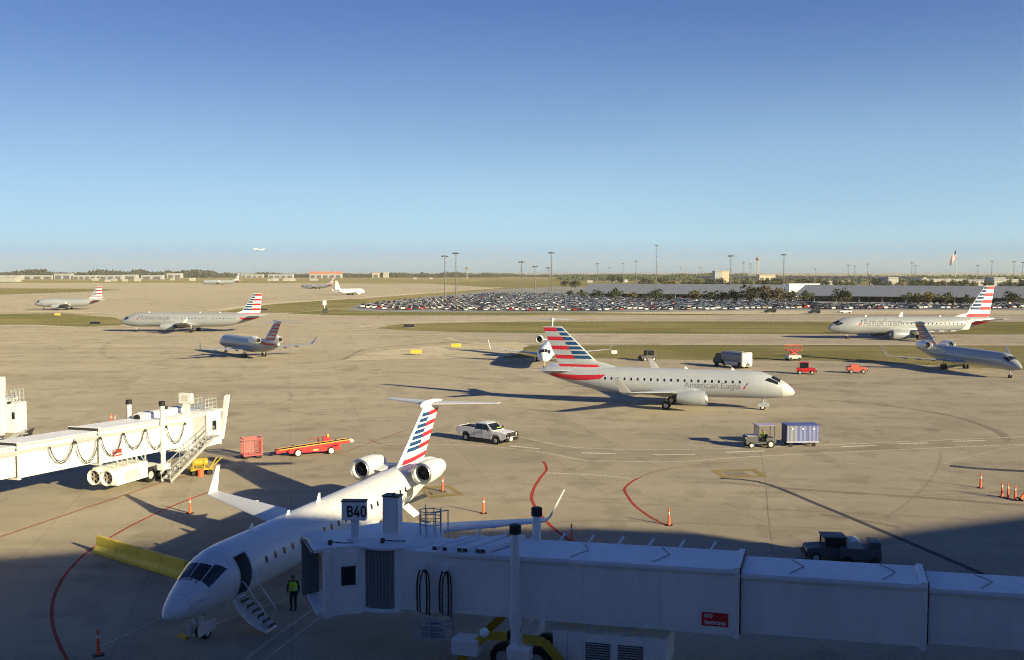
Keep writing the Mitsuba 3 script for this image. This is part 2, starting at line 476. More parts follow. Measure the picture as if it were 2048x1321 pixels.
painted('painted_line', [(2.71, 81.33), (6.34, 80.52), (9.51, 79.13)], 0.2, LINEWHITE)
painted('red_line', [(2.70, 86.35), (2.90, 83.23), (2.24, 79.13), (1.63, 75.06), (1.42, 72.03), (1.67, 68.93), (2.42, 64.49), (3.56, 60.58)], 0.25, LINERED, step=.6)
painted('red_line', [(19.38, 86.12), (15.19, 84.54), (11.80, 81.75), (10.07, 79.13)], 0.12, LINEDULL, step=.6)
painted('red_line', [(10.07, 79.13), (9.33, 77.60), (8.48, 74.54), (8.55, 71.07), (9.18, 66.92), (10.17, 63.97)], 0.22, LINERED, step=.6)
painted('red_line', [(-32.43, 59.01), (-30.58, 66.09), (-28.92, 72.03), (-27.34, 77.98), (-25.12, 82.37)], 0.22, LINEDULL)
painted('red_line', [(-22.65, 74.20), (-24.10, 68.64), (-24.86, 62.59), (-25.01, 58.79), (-24.49, 54.56), (-23.35, 50.24), (-21.81, 46.55), (-20.03, 43.36), (-18.55, 41.09), (-16.06, 37.65)], 0.16, LINERED, step=.6)
painted('red_line', [(-15.33, 90.98), (-13.19, 97.30), (-10.60, 104.20), (-9.75, 100.32), (-9.79, 96.14), (-10.87, 94.17), (-14.01, 97.89)], 0.16, LINEDULL, step=.6)
painted('painted_line', [(-9.49, 48.55), (-10.57, 44.71), (-11.41, 41.09)], 0.16, LINEFADED)
painted('painted_line', [(-8.93, 47.53), (-9.79, 44.27), (-10.57, 41.09)], 0.12, LINEFADED)
painted('painted_line', [(-18.19, 42.77), (-16.57, 46.90), (-13.41, 54.56)], 0.12, LINEFADED)
painted('painted_line', [(-8.54, 51.89), (-14.01, 45.55), (-14.53, 44.27)], 0.18, LINEFADED)
painted('painted_line', [(24.59, 90.98), (30.74, 83.88), (37.01, 79.13), (45.13, 75.95)], 0.14, LINEFADED)
painted('painted_line', [(49.61, 95.00), (41.67, 89.22), (37.14, 84.98), (38.23, 84.54)], 0.12, LINEFADED)

# rubber and joint-seal marks on the concrete
for k, (pts, w, m) in enumerate((
        ([(35.50, 131.75), (43.04, 126.61), (48.50, 119.60), (50.79, 111.38), (50.37, 103.53), (48.16, 96.42)], 0.8, RUBBER),
        ([(31.55, 129.13), (36.53, 121.85), (47.04, 120.49), (72.90, 123.24)], 0.35, FAINT),
        ([(-109.25, 193.78), (-97.66, 222.92), (-98.29, 271.02), (-94.49, 312.46)], 0.9, FAINT),
        ([(-94.21, 271.02), (-96.00, 242.81), (-87.93, 214.14), (-79.57, 196.11), (-69.97, 184.98), (-51.95, 171.35)], 1.0, FAINT),
        ([(-38.69, 181.88), (-32.08, 191.50), (-32.22, 211.36), (-25.38, 226.00), (-14.65, 235.80)], 0.9, RUBBER),
        ([(-27.92, 119.60), (-22.29, 115.34), (-15.01, 112.93), (-3.71, 115.34)], 0.5, FAINT),
        ([(-82.05, 159.58), (-69.41, 167.82), (-47.28, 173.17), (-18.58, 165.26), (-0.29, 146.63)], 1.0, FAINT),
        ([(-62.59, 129.13), (-56.87, 137.33), (-43.52, 143.39), (-22.65, 139.09)], 0.7, FAINT),
        ([(-28.68, 100.94), (-26.09, 104.88), (-23.29, 109.12), (-21.68, 112.15)], 0.3, FAINT),
        ([(-37.55, 119.60), (-30.89, 121.85), (-28.83, 129.13), (-30.99, 137.33), (-35.84, 141.52)], 0.6, FAINT),
        ([(-0.74, 60.58), (2.16, 64.49), (5.18, 65.55), (12.93, 64.49), (21.65, 63.21)], 0.35, FAINT),
        ([(16.35, 77.79), (21.85, 75.06), (27.91, 73.01), (36.17, 69.83)], 0.5, RUBBER),
        ([(22.76, 90.98), (20.13, 78.74), (17.75, 68.64), (15.34, 58.04)], 0.09, RUBBER),
        ([(20.95, 67.20), (23.10, 65.55), (25.04, 63.72)], 0.35, RUBBER),
        ([(-67.53, 303.75), (-30.41, 271.02), (-2.58, 214.14), (3.15, 174.10)], 0.8, FAINT),
        ([(48.70, 143.39), (39.48, 146.63), (30.37, 145.32)], 0.5, FAINT))):
    single('tyre_mark', strip(pts, w, 0.036 + 0.0005 * (k % 4), step=1.5, wobble=.5), m, kind='structure')
# many old, faint tyre tracks, in pairs, along the ways that aircraft and carts take
g_ = np.random.default_rng(11)
for k in range(34):
    y0_ = 60 + 150 * g_.random() ** 1.3
    x0_ = g_.uniform(-.55, .5) * y0_
    a_ = g_.normal(0, .16) + (0.9 if g_.random() < .2 else 0)
    L_ = g_.uniform(15, 50)
    bend = g_.normal(0, .006)
    tt_ = np.linspace(0, L_, 12)
    pts_ = np.stack([x0_ + np.cumsum(np.cos(a_ + bend * tt_)) * L_ / 12, y0_ + np.cumsum(np.sin(a_ + bend * tt_)) * L_ / 12], 1)
    single('tyre_mark', strip(pts_, g_.uniform(.12, .3), 0.0345 + 0.00003 * k, step=1.5, wobble=.8), FAINT, kind='structure')
# trench covers leading to the fuel pits, with their yellow frames
def pit(cx, cy, w, d, rz):
    c, s = math.cos(rz), math.sin(rz)
    q = lambda a, b: (cx + a * c - b * s, cy + a * s + b * c)
    P = Polygon([q(-w, -d), q(w, -d), q(w, d), q(-w, d)])
    k = Polygon([q(-w * .72, -d * .6), q(w * .72, -d * .6), q(w * .72, d * .6), q(-w * .72, d * .6)])
    v, f = trimesh.creation.triangulate_polygon(P.difference(k), engine='earcut')
    m = trimesh.Trimesh(np.c_[v, np.full(len(v), .044)], f, process=False)
    if m.face_normals[0][2] < 0:
        m.invert()
    single('pit_marking', m, LINEYELLOW, kind='structure')
    single('pit_cover', sheet([q(-w * .6, -d * .5), q(w * .3, -d * .5), q(w * .3, d * .5), q(-w * .6, d * .5)], .046), RUBBER, kind='structure')

pit(*(-5.41, 74.37), 1.3, 1.9, 0.35)
pit(*(18.60, 81.13), 1.9, 1.6, 0.1)
single('trench_patch', strip([(-9.94, 65.01), (-7.91, 69.83), (-5.84, 74.03)], 0.75, .042), PATCH, kind='structure')
single('trench_patch', strip([(16.63, 79.13), (18.84, 78.36), (21.76, 69.83), (23.48, 62.96), (25.94, 52.31)], 0.42, .042), PATCH, kind='structure')
single('trench_patch', strip([(37.28, 84.32), (39.96, 82.80), (44.41, 81.75)], 0.9, .042), PATCH, kind='structure')

# the terminal whose shadow lies over the gate: outside the frame, right of the window the picture is taken from
def up_sun(q, h):
    L = h / math.tan(SUN_EL)
    return (q[0] + SUN_AZ[0] * L, q[1] + SUN_AZ[1] * L)
TERM_H = 24.5
edge = [up_sun(q, TERM_H) for q in ((-31.82, 56.80), (-29.67, 57.10), (-24.52, 58.68), (-16.21, 61.04), (-5.57, 63.21), (4.07, 63.84), (10.99, 62.72), (14.05, 60.81), (16.37, 59.12), (19.15, 60.35), (24.75, 62.96), (34.83, 67.20), (46.07, 71.39))]
far_x = edge[-1][0] + 60
body = edge + [(far_x, edge[-1][1] + 6), (far_x, -70), (edge[0][0], -70)]
tm = trimesh.creation.extrude_polygon(Polygon(body).buffer(0), TERM_H - 0.8, engine='earcut')
TERMINAL = weathered('terminal_panel', (0.42, 0.40, 0.37))
key = numbered('terminal_building')
labels[key] = {'label': 'tall terminal concourse standing right of the gate and shading it', 'category': 'building'}
scene[key + '__wall'] = mkply(tm, TERMINAL)
rm = trimesh.creation.extrude_polygon(Polygon(body).buffer(0.0), 0.8, engine='earcut')
rm.apply_translation((0, 0, TERM_H - 0.8))
scene[key + '__roof'] = mkply(rm, GREYPAINT)

wm = trimesh.creation.extrude_polygon(Polygon([(-220, -70), (edge[0][0] - .5, -70), (edge[0][0] - .5, -2.0), (-220, -2.0)]), TERM_H - .8, engine='earcut')
key = numbered('terminal_building')
labels[key] = {'label': 'terminal hall behind the window from which the apron is seen', 'category': 'building'}
scene[key + '__wall'] = mkply(wm, TERMINAL)
scene[key + '__roof'] = mkply(box((-220 + edge[0][0]) / 2, -36, TERM_H - .35, edge[0][0] + 219, 67.5, .7), GREYPAINT)

# ---------------------------------------------------------------- aircraft
AIRFOIL = [(0, 0), (.02, .30), (.08, .52), (.2, .68), (.38, .72), (.6, .55), (.8, .30), (1, .02)]


class Airliner:
    """Builds an airliner from its measures; s runs aft from the nose tip, y to port, z up from the ground."""

    def __init__(self, sp):
        self.sp, self.m = sp, Model()
        k = np.array(sp['stations'], float)          # s, z centre, half width, half height
        self.f = [PchipInterpolator(k[:, 0], k[:, j]) for j in (1, 2, 3)]
        self.L = k[-1, 0]

    def at(self, s, ang, off=0.0):
        s = np.asarray(s, float)
        a = np.radians(ang)
        z, w, h = (f(s) for f in self.f)
        return np.stack([-s, (w + off) * np.cos(a), z + (h + off) * np.sin(a)], -1)

    def patch(self, corners, off=.012, n=4, m=None):
        """A panel on the skin: four (s, angle) corners."""
        c = np.array(corners, float)
        n, m = n, m or n
        u, v = np.meshgrid(np.linspace(0, 1, n + 1), np.linspace(0, 1, m + 1), indexing='ij')
        g = ((1 - u) * (1 - v))[..., None] * c[0] + (u * (1 - v))[..., None] * c[1] + (u * v)[..., None] * c[2] + ((1 - u) * v)[..., None] * c[3]
        out = self.at(g[..., 0], g[..., 1], off).reshape(-1, 3)
        inn = self.at(g[..., 0], g[..., 1], -.05).reshape(-1, 3)
        i, j = np.meshgrid(np.arange(n), np.arange(m), indexing='ij')
        q = np.stack([i * (m + 1) + j, (i + 1) * (m + 1) + j, (i + 1) * (m + 1) + j + 1, i * (m + 1) + j + 1], -1).reshape(-1, 4)
        f = np.vstack([q[:, [0, 1, 2]], q[:, [0, 2, 3]]])
        rim = [a * (m + 1) for a in range(n + 1)] + [n * (m + 1) + b for b in range(1, m + 1)] + [a * (m + 1) + m for a in range(n - 1, -1, -1)] + [b for b in range(m - 1, 0, -1)]
        N, r = len(out), np.array(rim)
        r2 = np.roll(r, -1)
        side = np.vstack([np.stack([r, r2, r2 + N], 1), np.stack([r, r2 + N, r + N], 1)])
        mesh = trimesh.Trimesh(np.vstack([out, inn]), np.vstack([f, side]), process=False)
        mid = self.at(c[:, 0].mean(), c[:, 1].mean()) - np.array([-c[:, 0].mean(), 0, self.f[0](c[:, 0].mean())])
        if mesh.face_normals[0] @ mid < 0:
            mesh.invert()
        return mesh

    def zang(self, s, z):
        zc, h = self.f[0](s), self.f[2](s)
        return math.degrees(math.asin(max(-.999, min(.999, (z - zc) / h))))

    def window(self, s, z, w, h, side, off=.010):
        a = self.zang(s, z)
        hh = math.degrees(h / 2 / self.f[2](s))
        c = []
        for k in range(10):
            t = 2 * math.pi * (k + .5) / 10
            e = lambda x: math.copysign(abs(x) ** .6, x)
            c.append((s + w / 2 * e(math.cos(t)), a + hh * e(math.sin(t))))
        pts = np.array([self.at(q[0], q[1] if side > 0 else 180 - q[1], off) for q in c])
        inn = np.array([self.at(q[0], q[1] if side > 0 else 180 - q[1], -.05) for q in c])
        mesh = hullm(np.vstack([pts, inn]))
        return mesh

    def fuselage(self):
        sp = self.sp
        ks = np.array(sp['stations'])[:, 0]
        s = np.unique(np.r_[ks, np.linspace(0, sp['nose'], 16), np.linspace(sp['nose'], sp['tail'], 20), np.linspace(sp['tail'], self.L, 14)])
        n = sp.get('round', 36)
        ang = np.arange(n) * 360.0 / n
        cuts = sp.get('cuts', ())
        for c in cuts:
            s = s[(np.abs(s - c[0]) > .12) & (np.abs(s - c[1]) > .12)]
        s = np.unique(np.r_[s, [q for c in cuts for q in c[:2]]])
        rings = [self.at(np.full(n, q), ang) for q in s]
        skin = loft(rings)
        if cuts:   # real openings: the skin is left out and a lined recess stands behind it
            mid = skin.triangles_center
            fs, fa = -mid[:, 0], np.degrees(np.arctan2((mid[:, 2] - self.f[0](-mid[:, 0])) / self.f[2](-mid[:, 0]), mid[:, 1] / self.f[1](-mid[:, 0])))
            keep = np.ones(len(mid), bool)
            for c in cuts:
                keep &= ~((fs > c[0]) & (fs < c[1]) & (fa > c[2]) & (fa < c[3]))
            skin.update_faces(keep)
        self.m.part('fuselage', skin, sp['paint'], smooth=50)
        for s0, s1, b0, b1 in cuts:
            pa, pb = self.at((s0 + s1) / 2, b0), self.at((s0 + s1) / 2, b1)
            z0, z1, y0 = pa[2], pb[2], -1.1
            ya, yb = pa[1], pb[1]
            lin = [[(-s0, ya, z0), (-s1, ya, z0), (-s1, y0, z0), (-s0, y0, z0)], [(-s0, yb, z1), (-s1, yb, z1), (-s1, y0, z1), (-s0, y0, z1)], [(-s0, y0, z0), (-s1, y0, z0), (-s1, y0, z1), (-s0, y0, z1)]]
            vs, fc = [], []
            for q in lin:
                fc += [(len(vs), len(vs) + 1, len(vs) + 2), (len(vs), len(vs) + 2, len(vs) + 3)]
                vs += q
            arc = np.linspace(b0, b1, 11)
            for q in (s0, s1):
                o_ = len(vs)
                vs += [tuple(self.at(q, t)) for t in arc] + [(-q, y0, self.at(q, t)[2]) for t in arc]
                fc += [t for k in range(10) for t in ((o_ + k, o_ + k + 1, o_ + k + 12), (o_ + k, o_ + k + 12, o_ + k + 11))]
            self.m.part('doorway', trimesh.Trimesh(vs, fc, process=False), CURTAIN)
        if sp.get('radome'):
            s = np.linspace(0, sp['radome'], 10)
            rings = [self.at(np.full(n, q), ang, .008) for q in s]
            self.m.part('nose_cone', loft(rings), sp.get('nosepaint', RADOME), smooth=50)
        bf = sp.get('belly')
        if bf:   # wing box fairing under the fuselage
            s0, s1, w, zb, zt = bf
            rings = []
            for t in np.linspace(0, 1, 11):
                k = math.sin(math.pi * t) ** .5 if 0 < t < 1 else .02
                ang2 = np.linspace(0, 2 * math.pi, 20, endpoint=False)
                rings.append(np.stack([np.full(20, -(s0 + (s1 - s0) * t)), w * k ** .7 * np.cos(ang2), (zb + zt) / 2 + (zt - zb) / 2 * k * np.sin(ang2)], 1))
            self.m.part('belly_fairing', loft(rings), sp['paint'], smooth=50)

    def foil(self, sections):
        """sections: leading edge (s, y, z), chord, thickness ratio, thickness direction (y, z)"""
        rings = []
        for (s, y, z), c, t, (ny, nz) in sections:
            up = [(s + c * u, y + ny * c * t * v, z + nz * c * t * v) for u, v in AIRFOIL]
            lo = [(s + c * u, y - ny * c * t * v * .75, z - nz * c * t * v * .75) for u, v in AIRFOIL[-1:0:-1]]
            rings.append(np.array([(-a, b, d) for a, b, d in up + lo]))
        return loft(rings)

    def wings(self):
        sp, w = self.sp, self.sp['wing']
        for sd in (1, -1):
            (s0, c0, y0, z0), (sk, ck, yk, zk), (s1, c1, y1, z1) = w['root'], w['kink'], w['tip']
            sec = [((s0, sd * y0, z0), c0, .075, (0, 1)), ((sk, sd * yk, zk), ck, .06, (0, 1)), ((s1, sd * y1, z1), c1, .055, (0, 1))]
            wp = self.m.part('wing', self.foil(sec), sp.get('wingpaint', WINGGREY), smooth=35)
            wl = sp.get('winglet')
            if wl:
                ds, dy, dz, cr, ct = wl
                n = np.array([-dz, dy]) / math.hypot(dy, dz)
                b = [((s1, sd * y1, z1), c1, .055, (0, 1)), ((s1 + .10 * ds + .05, sd * (y1 + .16 * dy), z1 + .05 * dz), cr, .05, (sd * n[0] * .7, .7)),
                     ((s1 + ds, sd * (y1 + dy), z1 + dz), ct, .05, (sd * n[0], n[1]))]
                self.m.part('winglet', self.foil(b), sp.get('wingletpaint', WHITE), smooth=35, parent=wp)
            # flap track fairings
            for q in sp.get('tracks', ()):
                t = q
                s_te = (s0 + c0) * (1 - t) + (s1 + c1) * t
                y = y0 * (1 - t) + y1 * t
                z = z0 * (1 - t) + z1 * t
                prof = [(-.9, .02), (-.4, .13), (.3, .15), (1.0, .02)]
                self.m.part('flap_fairing', moved(lathe([(-a, b) for a, b in prof], 8), -s_te + .3, sd * y, z - .22), sp.get('wingpaint', WINGGREY), smooth=50, parent=wp)

    def tail(self):
        sp, f, h = self.sp, self.sp['fin'], self.sp['htp']
        (sr, cr, zr), (st, ct, zt) = f['root'], f['tip']
        tk = f.get('t', .09)
        fillet = f.get('fillet')
        secs = []
        if fillet:
            secs += [((fillet[0], 0, zr - .35), cr + sr - fillet[0], .03, (1, 0)), ((sr - (sr - fillet[0]) * .35, 0, zr + fillet[1] * .45), cr + (sr - fillet[0]) * .35 - .1, .05, (1, 0))]
            z2 = zr + fillet[1]
            k = fillet[1] / (zt - zr)
            secs.append(((sr + (st - sr) * k, 0, z2), cr + (ct - cr) * k, tk, (1, 0)))
        else:
            secs.append(((sr, 0, zr), cr, tk, (1, 0)))
        secs.append(((st, 0, zt), ct, tk * .9, (1, 0)))
        secs = [((a[0], a[1], a[2]), c, t, n) for a, c, t, n in secs]
        fp = self.m.part('fin', self.foil(secs), sp.get('finpaint', WHITE), smooth=35)

        def skin(z, u, side):
            k = (z - zr) / (zt - zr)
            c = cr + (ct - cr) * k
            s = sr + (st - sr) * k + c * u
            th = c * tk * np.interp(u, [a for a, _ in AIRFOIL], [b for _, b in AIRFOIL])
            return np.stack([-s, side * (th * (1 if side > 0 else .75) + .02), z], -1)

        def band(z0, z1, u0, u1):
            ms = []
            for side in (1, -1):
                u, v = np.meshgrid(np.linspace(0, 1, 9), np.linspace(0, 1, 3), indexing='ij')
                zz = z0 + (z1 - z0) * v
                uu = (u0(zz) if callable(u0) else u0) * (1 - u) + (u1(zz) if callable(u1) else u1) * u
                p = skin(zz, uu, side).reshape(-1, 3)
                i, j = np.meshgrid(np.arange(8), np.arange(2), indexing='ij')
                q = np.stack([i * 3 + j, (i + 1) * 3 + j, (i + 1) * 3 + j + 1, i * 3 + j + 1], -1).reshape(-1, 4)
                m = trimesh.Trimesh(p, np.vstack([q[:, [0, 1, 2]], q[:, [0, 2, 3]]]), process=False)
                if m.face_normals[0][1] * side < 0:
                    m.invert()
                ms.append(m)
            return cat(ms)
        fl = sp.get('flag')
        if fl:
            top, ph = fl['top'], fl['pitch']
            div = lambda z: .36 + (top - z) / (7 * ph) * .14
            for r in range(1, 12):
                z1, z0 = top - (r - 1) * ph, top - r * ph
                g = ph * .08
                if r <= 7:
                    self.m.part('blue_stripe', band(z0 + ph * .16, z1 - ph * .16, .05, div), BLUE, parent=fp)
                    if r % 2:
                        self.m.part('red_stripe', band(z0 + g, z1 - g, div, .99), FLAGRED, parent=fp)
                elif r == 9:
                    self.m.part('red_stripe', band(max(z0 + g, zr - .2), z1 - g, .06, .99), FLAGRED, parent=fp)
                elif r == 11 and fl.get('low'):
                    s0, s1, za, zb = fl['low']
                    for side in (1, -1):
                        d = lambda s, z: self.zang(s, z) if side > 0 else 180 - self.zang(s, z)
                        self.m.part('red_stripe', self.patch([(s0 + .6, d(s0 + .6, za)), (s1, d(s1, za + (zb - za) * .25)), (s1, d(s1, zb)), (s0, d(s0, zb))], off=.015, n=10, m=3), FLAGRED, parent=fp)
        (s0, c0, y0, z0), (s1, c1, y1, z1) = h['root'], h['tip']
        for sd in (1, -1):
            self.m.part('tailplane', self.foil([((s0, sd * y0, z0), c0, .06, (0, 1)), ((s1, sd * y1, z1), c1, .05, (0, 1))]), sp.get('htpaint', sp.get('wingpaint', WINGGREY)), smooth=35)
        b = sp.get('bullet')
        if b:
            s0, s1, z, r = b
            prof = [(0, .02), (.06, .55), (.16, .9), (.35, 1), (.6, .85), (.85, .4), (1, .05)]
            bm = lathe([(-(s0 + (s1 - s0) * t), r * k) for t, k in prof], 16)
            bm.vertices[:, 2] *= .85
            self.m.part('tail_bullet', moved(bm, 0, 0, z), sp.get('finpaint', WHITE), smooth=50, parent=fp)

    def engines(self):
        sp, e = self.sp, self.sp['engine']
        s0, s1, y, z, r = e['in'], e['out'], e['y'], e['z'], e['r']
        L = s1 - s0
        prof = [(.30, .62), (.12, .70), (.03, .77), (0, .84), (.015, .90), (.07, .965), (.2, 1.0), (.45, 1.0), (.72, .9), (1.0, .66), (.99, .60), (.8, .62)]
        for sd in (1, -1):
            n = self.m.part('engine', moved(lathe([(-(s0 + L * t), r * k) for t, k in prof], 32), 0, sd * y, z), e.get('paint', sp['paint']), smooth=40)
            lip = [(.06, .745), (.03, .772), (.0, .842), (.014, .905), (.05, .958)]
            self.m.part('intake_lip', moved(lathe([(-(s0 + L * t) + .006, r * k) for t, k in lip], 32), 0, sd * y, z), e.get('lip', METAL), smooth=50, parent=n)
            fan = lathe([(-(s0 + L * .2), r * .7), (-(s0 + L * .22), r * .25)], 28)
            self.m.part('fan', moved(fan, 0, sd * y, z), HOLE, parent=n)
            self.m.part('spinner', moved(lathe([(-(s0 + L * .10), .001), (-(s0 + L * .15), r * .14), (-(s0 + L * .22), r * .26)], 16), 0, sd * y, z), DARK, smooth=60, parent=n)
            core = lathe([(-(s0 + L * .8), r * .6), (-(s0 + L * .98), r * .5), (-(s0 + L * 1.1), r * .38), (-(s0 + L * 1.1), r * .3), (-(s0 + L * 1.3), .03)], 20)
            self.m.part('exhaust', moved(core, 0, sd * y, z), DARK, smooth=40, parent=n)
            py = e['pylon']
            if py == 'side':
                yy = self.f[1]((s0 + s1) / 2) * .7
                a = self.foil([((s0 + L * .22, sd * yy, z - .1), L * .9, .05, (0, 1)), ((s0 + L * .22, sd * (y - r * .8), z - .02), L * .75, .05, (0, 1))])
            else:
                zt = py
                a = prism([(-(s0 + L * .25), z + r * .8), (-(s0 + L * .15 + L * .3), z + r * 1.12), (-(s0 + L * 1.15), zt + .1), (-(s0 + L * 1.6), zt), (-(s0 + L * 1.1), z + r * .5), (-(s0 + L * .9), z + r * .6)], -.16, .16)
                a = moved(a, 0, sd * y, 0)
            self.m.part('pylon', a, e.get('pylonpaint', sp['paint']), smooth=35)

    def gear(self):
        sp = self.sp
        for name, s, y, r, w, zt, gap in sp['gear']:
            for sd in ((1, -1) if y else (1,)):
                g = self.m.part(name, cat([cyl((-s, sd * y, r), (-s - .0, sd * y, zt), .09, .12, 10), beam((-s, sd * y, r * 1.4), (-s + (.9 if not y else 0), sd * (y - (.9 if y else 0)), zt), .1), beam((-s, sd * y - gap, r), (-s, sd * y + gap, r), .1)]), GREYPAINT if not sp.get('darkgear') else DARK, smooth=40)
                for q in (-1, 1):
                    for dx in sp.get('bogie', (0,)) if y else (0,):
                        wh = self.m.part('wheel', wheel(-s + dx, sd * y + q * gap, r, r, w), BLACK, smooth=40, parent=g)
                        if sp.get('detail'):
                            self.m.part('wheel_hub', hub(-s + dx, sd * y + q * gap, r, r, w), WHEELWHITE, smooth=40, parent=g)
            if not y and sp.get('detail'):
                self.m.part('gear_door', box(-s + .1, .28, r * 2.1, 1.3, .04, .5), sp['paint'])
                self.m.part('gear_door', box(-s + .1, -.28, r * 2.1, 1.3, .04, .5), sp['paint'])

    def glazing(self):
        sp = self.sp
        for q in sp.get('cockpit', ()):
            for side in (1, -1):
                c = [(s, a if side > 0 else 180 - a) for s, a in q]
                self.m.part('cockpit_window', self.patch(c, off=.014, n=5), GLASS)
        w = sp.get('windows')
        if w:
            for side in sp.get('sides', (1, -1)):
                s = w['s0']
                while s < w['s1']:
                    if not any(a < s < b for a, b in w.get('skip', ())):
                        self.m.part('cabin_window', self.window(s, w['z'], w['w'], w['h'], side), GLASS)
                    s += w['step']
        for s, z, wd, ht, side in sp.get('doors', ()):
            # the door's seam: four thin strips
            a0, a1 = self.zang(s, z - ht / 2), self.zang(s, z + ht / 2)
            fz = (lambda a: a) if side > 0 else (lambda a: 180 - a)
            t = .045
            da = math.degrees(t / self.f[2](s))
            ms = [self.patch([(x, fz(a0)), (x + t, fz(a0)), (x + t, fz(a1)), (x, fz(a1))], off=.006, n=1, m=8) for x in (s - wd / 2, s + wd / 2)]
            ms += [self.patch([(s - wd / 2, fz(a)), (s + wd / 2, fz(a)), (s + wd / 2, fz(a + da)), (s - wd / 2, fz(a + da))], off=.006, n=3, m=1) for a in (a0, a1)]
            self.m.part('door_seam', cat(ms), GREYPAINT)

    def text(self, txt, height, s, z, side, mat=None, name='lettering', bold=True):
        m = meshkit.text_mesh(txt, height, .012, bold)
        v, f = trimesh.remesh.subdivide_to_size(m.vertices, m.faces, max(.12, height * .25), max_iter=14)
        ss = s + v[:, 0] if side > 0 else s - v[:, 0]
        zc, w, h = (g(ss) for g in self.f)
        zz = z + v[:, 1]
        a = np.arcsin(np.clip((zz - zc) / h, -.99, .99))
        off = .008 + v[:, 2]
        out = np.stack([-ss, side * (w + off) * np.cos(a), zc + (h + off) * np.sin(a)], 1)
        mm = trimesh.Trimesh(out, f, process=False)
        if mm.volume < 0:
            mm.invert()
        self.m.part(name, mm, mat or TEXTGREY)

    def emblem(self, s, z, h, side):
        """The slanted flash beside the name: a blue blade above, a red one below, a pale head between."""
        fz = lambda s_, z_: (s_, self.zang(s_, z_) if side > 0 else 180 - self.zang(s_, z_))
        k = 1 if side > 0 else -1
        q = lambda a, b: fz(s + k * a * h, z + b * h)
        self.m.part('emblem_blue', self.patch([q(.05, .45), q(.30, .95), q(.55, 1.0), q(.22, .5)], off=.014, n=3), BLUE)
        self.m.part('emblem_red', self.patch([q(-.32, 0), q(.02, .08), q(.12, .46), q(-.05, .5)], off=.014, n=3), FLAGRED)

    def antenna(self, s, h=.35, under=False):
        z = self.f[0](s) + self.f[2](s)
        self.m.part('antenna', self.foil([((s, 0, z - .03), .45, .06, (1, 0)), ((s + .25, 0, z + h), .2, .06, (1, 0))]), WHITE)

    def build(self):
        self.fuselage()
        self.wings()
        self.tail()
        self.engines()
        self.gear()
        self.glazing()
        for t in self.sp.get('texts', ()):
            self.text(*t)
        for e in self.sp.get('emblems', ()):
            self.emblem(*e)
        for a in self.sp.get('antennas', ()):
            self.antenna(*a)
        return self.m


def nose(L, R, zc, tip, hh=None, p=.62):
    """Stations of a nose of length L that droops to a tip at height tip."""
    hh = hh or R
    out = []
    for t in (0, .012, .04, .09, .16, .26, .38, .52, .68, .84, 1.0):
        k = (1 - (1 - t) ** 1.9) ** p if t else .012
        out.append((t * L, zc + (tip - zc) * (1 - t) ** 2.1, R * k, hh * k))
    return out


def crj(**kw):
    st = [(0, 1.82, .03, .03), (.06, 1.825, .14, .13), (.3, 1.87, .34, .31), (.7, 1.95, .55, .51), (1.2, 2.05, .76, .70), (1.7, 2.15, .93, .86), (2.3, 2.29, 1.10, 1.06), (3.0, 2.44, 1.24, 1.23), (3.9, 2.54, 1.325, 1.325), (5, 2.57, 1.345, 1.345),
          (21.0, 2.57, 1.345, 1.345), (23.0, 2.63, 1.31, 1.27), (25.0, 2.78, 1.16, 1.08), (27.0, 2.98, .88, .82), (28.6, 3.13, .56, .58), (29.6, 3.2, .25, .3)]
    sp = dict(stations=st, nose=5, tail=21, paint=WHITE, radome=0.9, belly=(12.6, 20.2, 1.25, .98, 2.3),
              wing=dict(root=(12.9, 5.1, .8, 1.55), kink=(15.1, 3.2, 3.6, 1.75), tip=(19.0, 1.25, 11.2, 2.25)), winglet=(1.9, .62, 1.5, 1.0, .4), tracks=(.28, .5, .72),
              fin=dict(root=(23.2, 4.6, 3.75), tip=(27.9, 2.9, 7.35), t=.085), htp=dict(root=(28.1, 2.1, .1, 7.4), tip=(30.9, .95, 4.27, 7.28)), bullet=(27.2, 31.2, 7.38, .34),
              flag=dict(top=6.95, pitch=.335, low=(24.6, 29.0, 2.9, 3.3)),
              engine=dict(**{'in': 22.0, 'out': 25.4}, y=2.2, z=3.78, r=.76, pylon='side', paint=WHITE),
              gear=[('nose_gear', 2.7, 0, .26, .18, 1.6, .17), ('main_gear', 17.7, 2.05, .44, .26, 1.6, .28)],
              cockpit=[[(1.80, 56), (2.62, 60), (2.52, 88.5), (1.74, 88.5)], [(1.92, 27), (3.1, 34), (2.74, 58), (1.84, 54)]],
              windows=dict(s0=5.9, s1=22.0, step=.80, z=2.86, w=.23, h=.34))
    sp.update(kw)
    sp.setdefault('round', 44)
    return sp


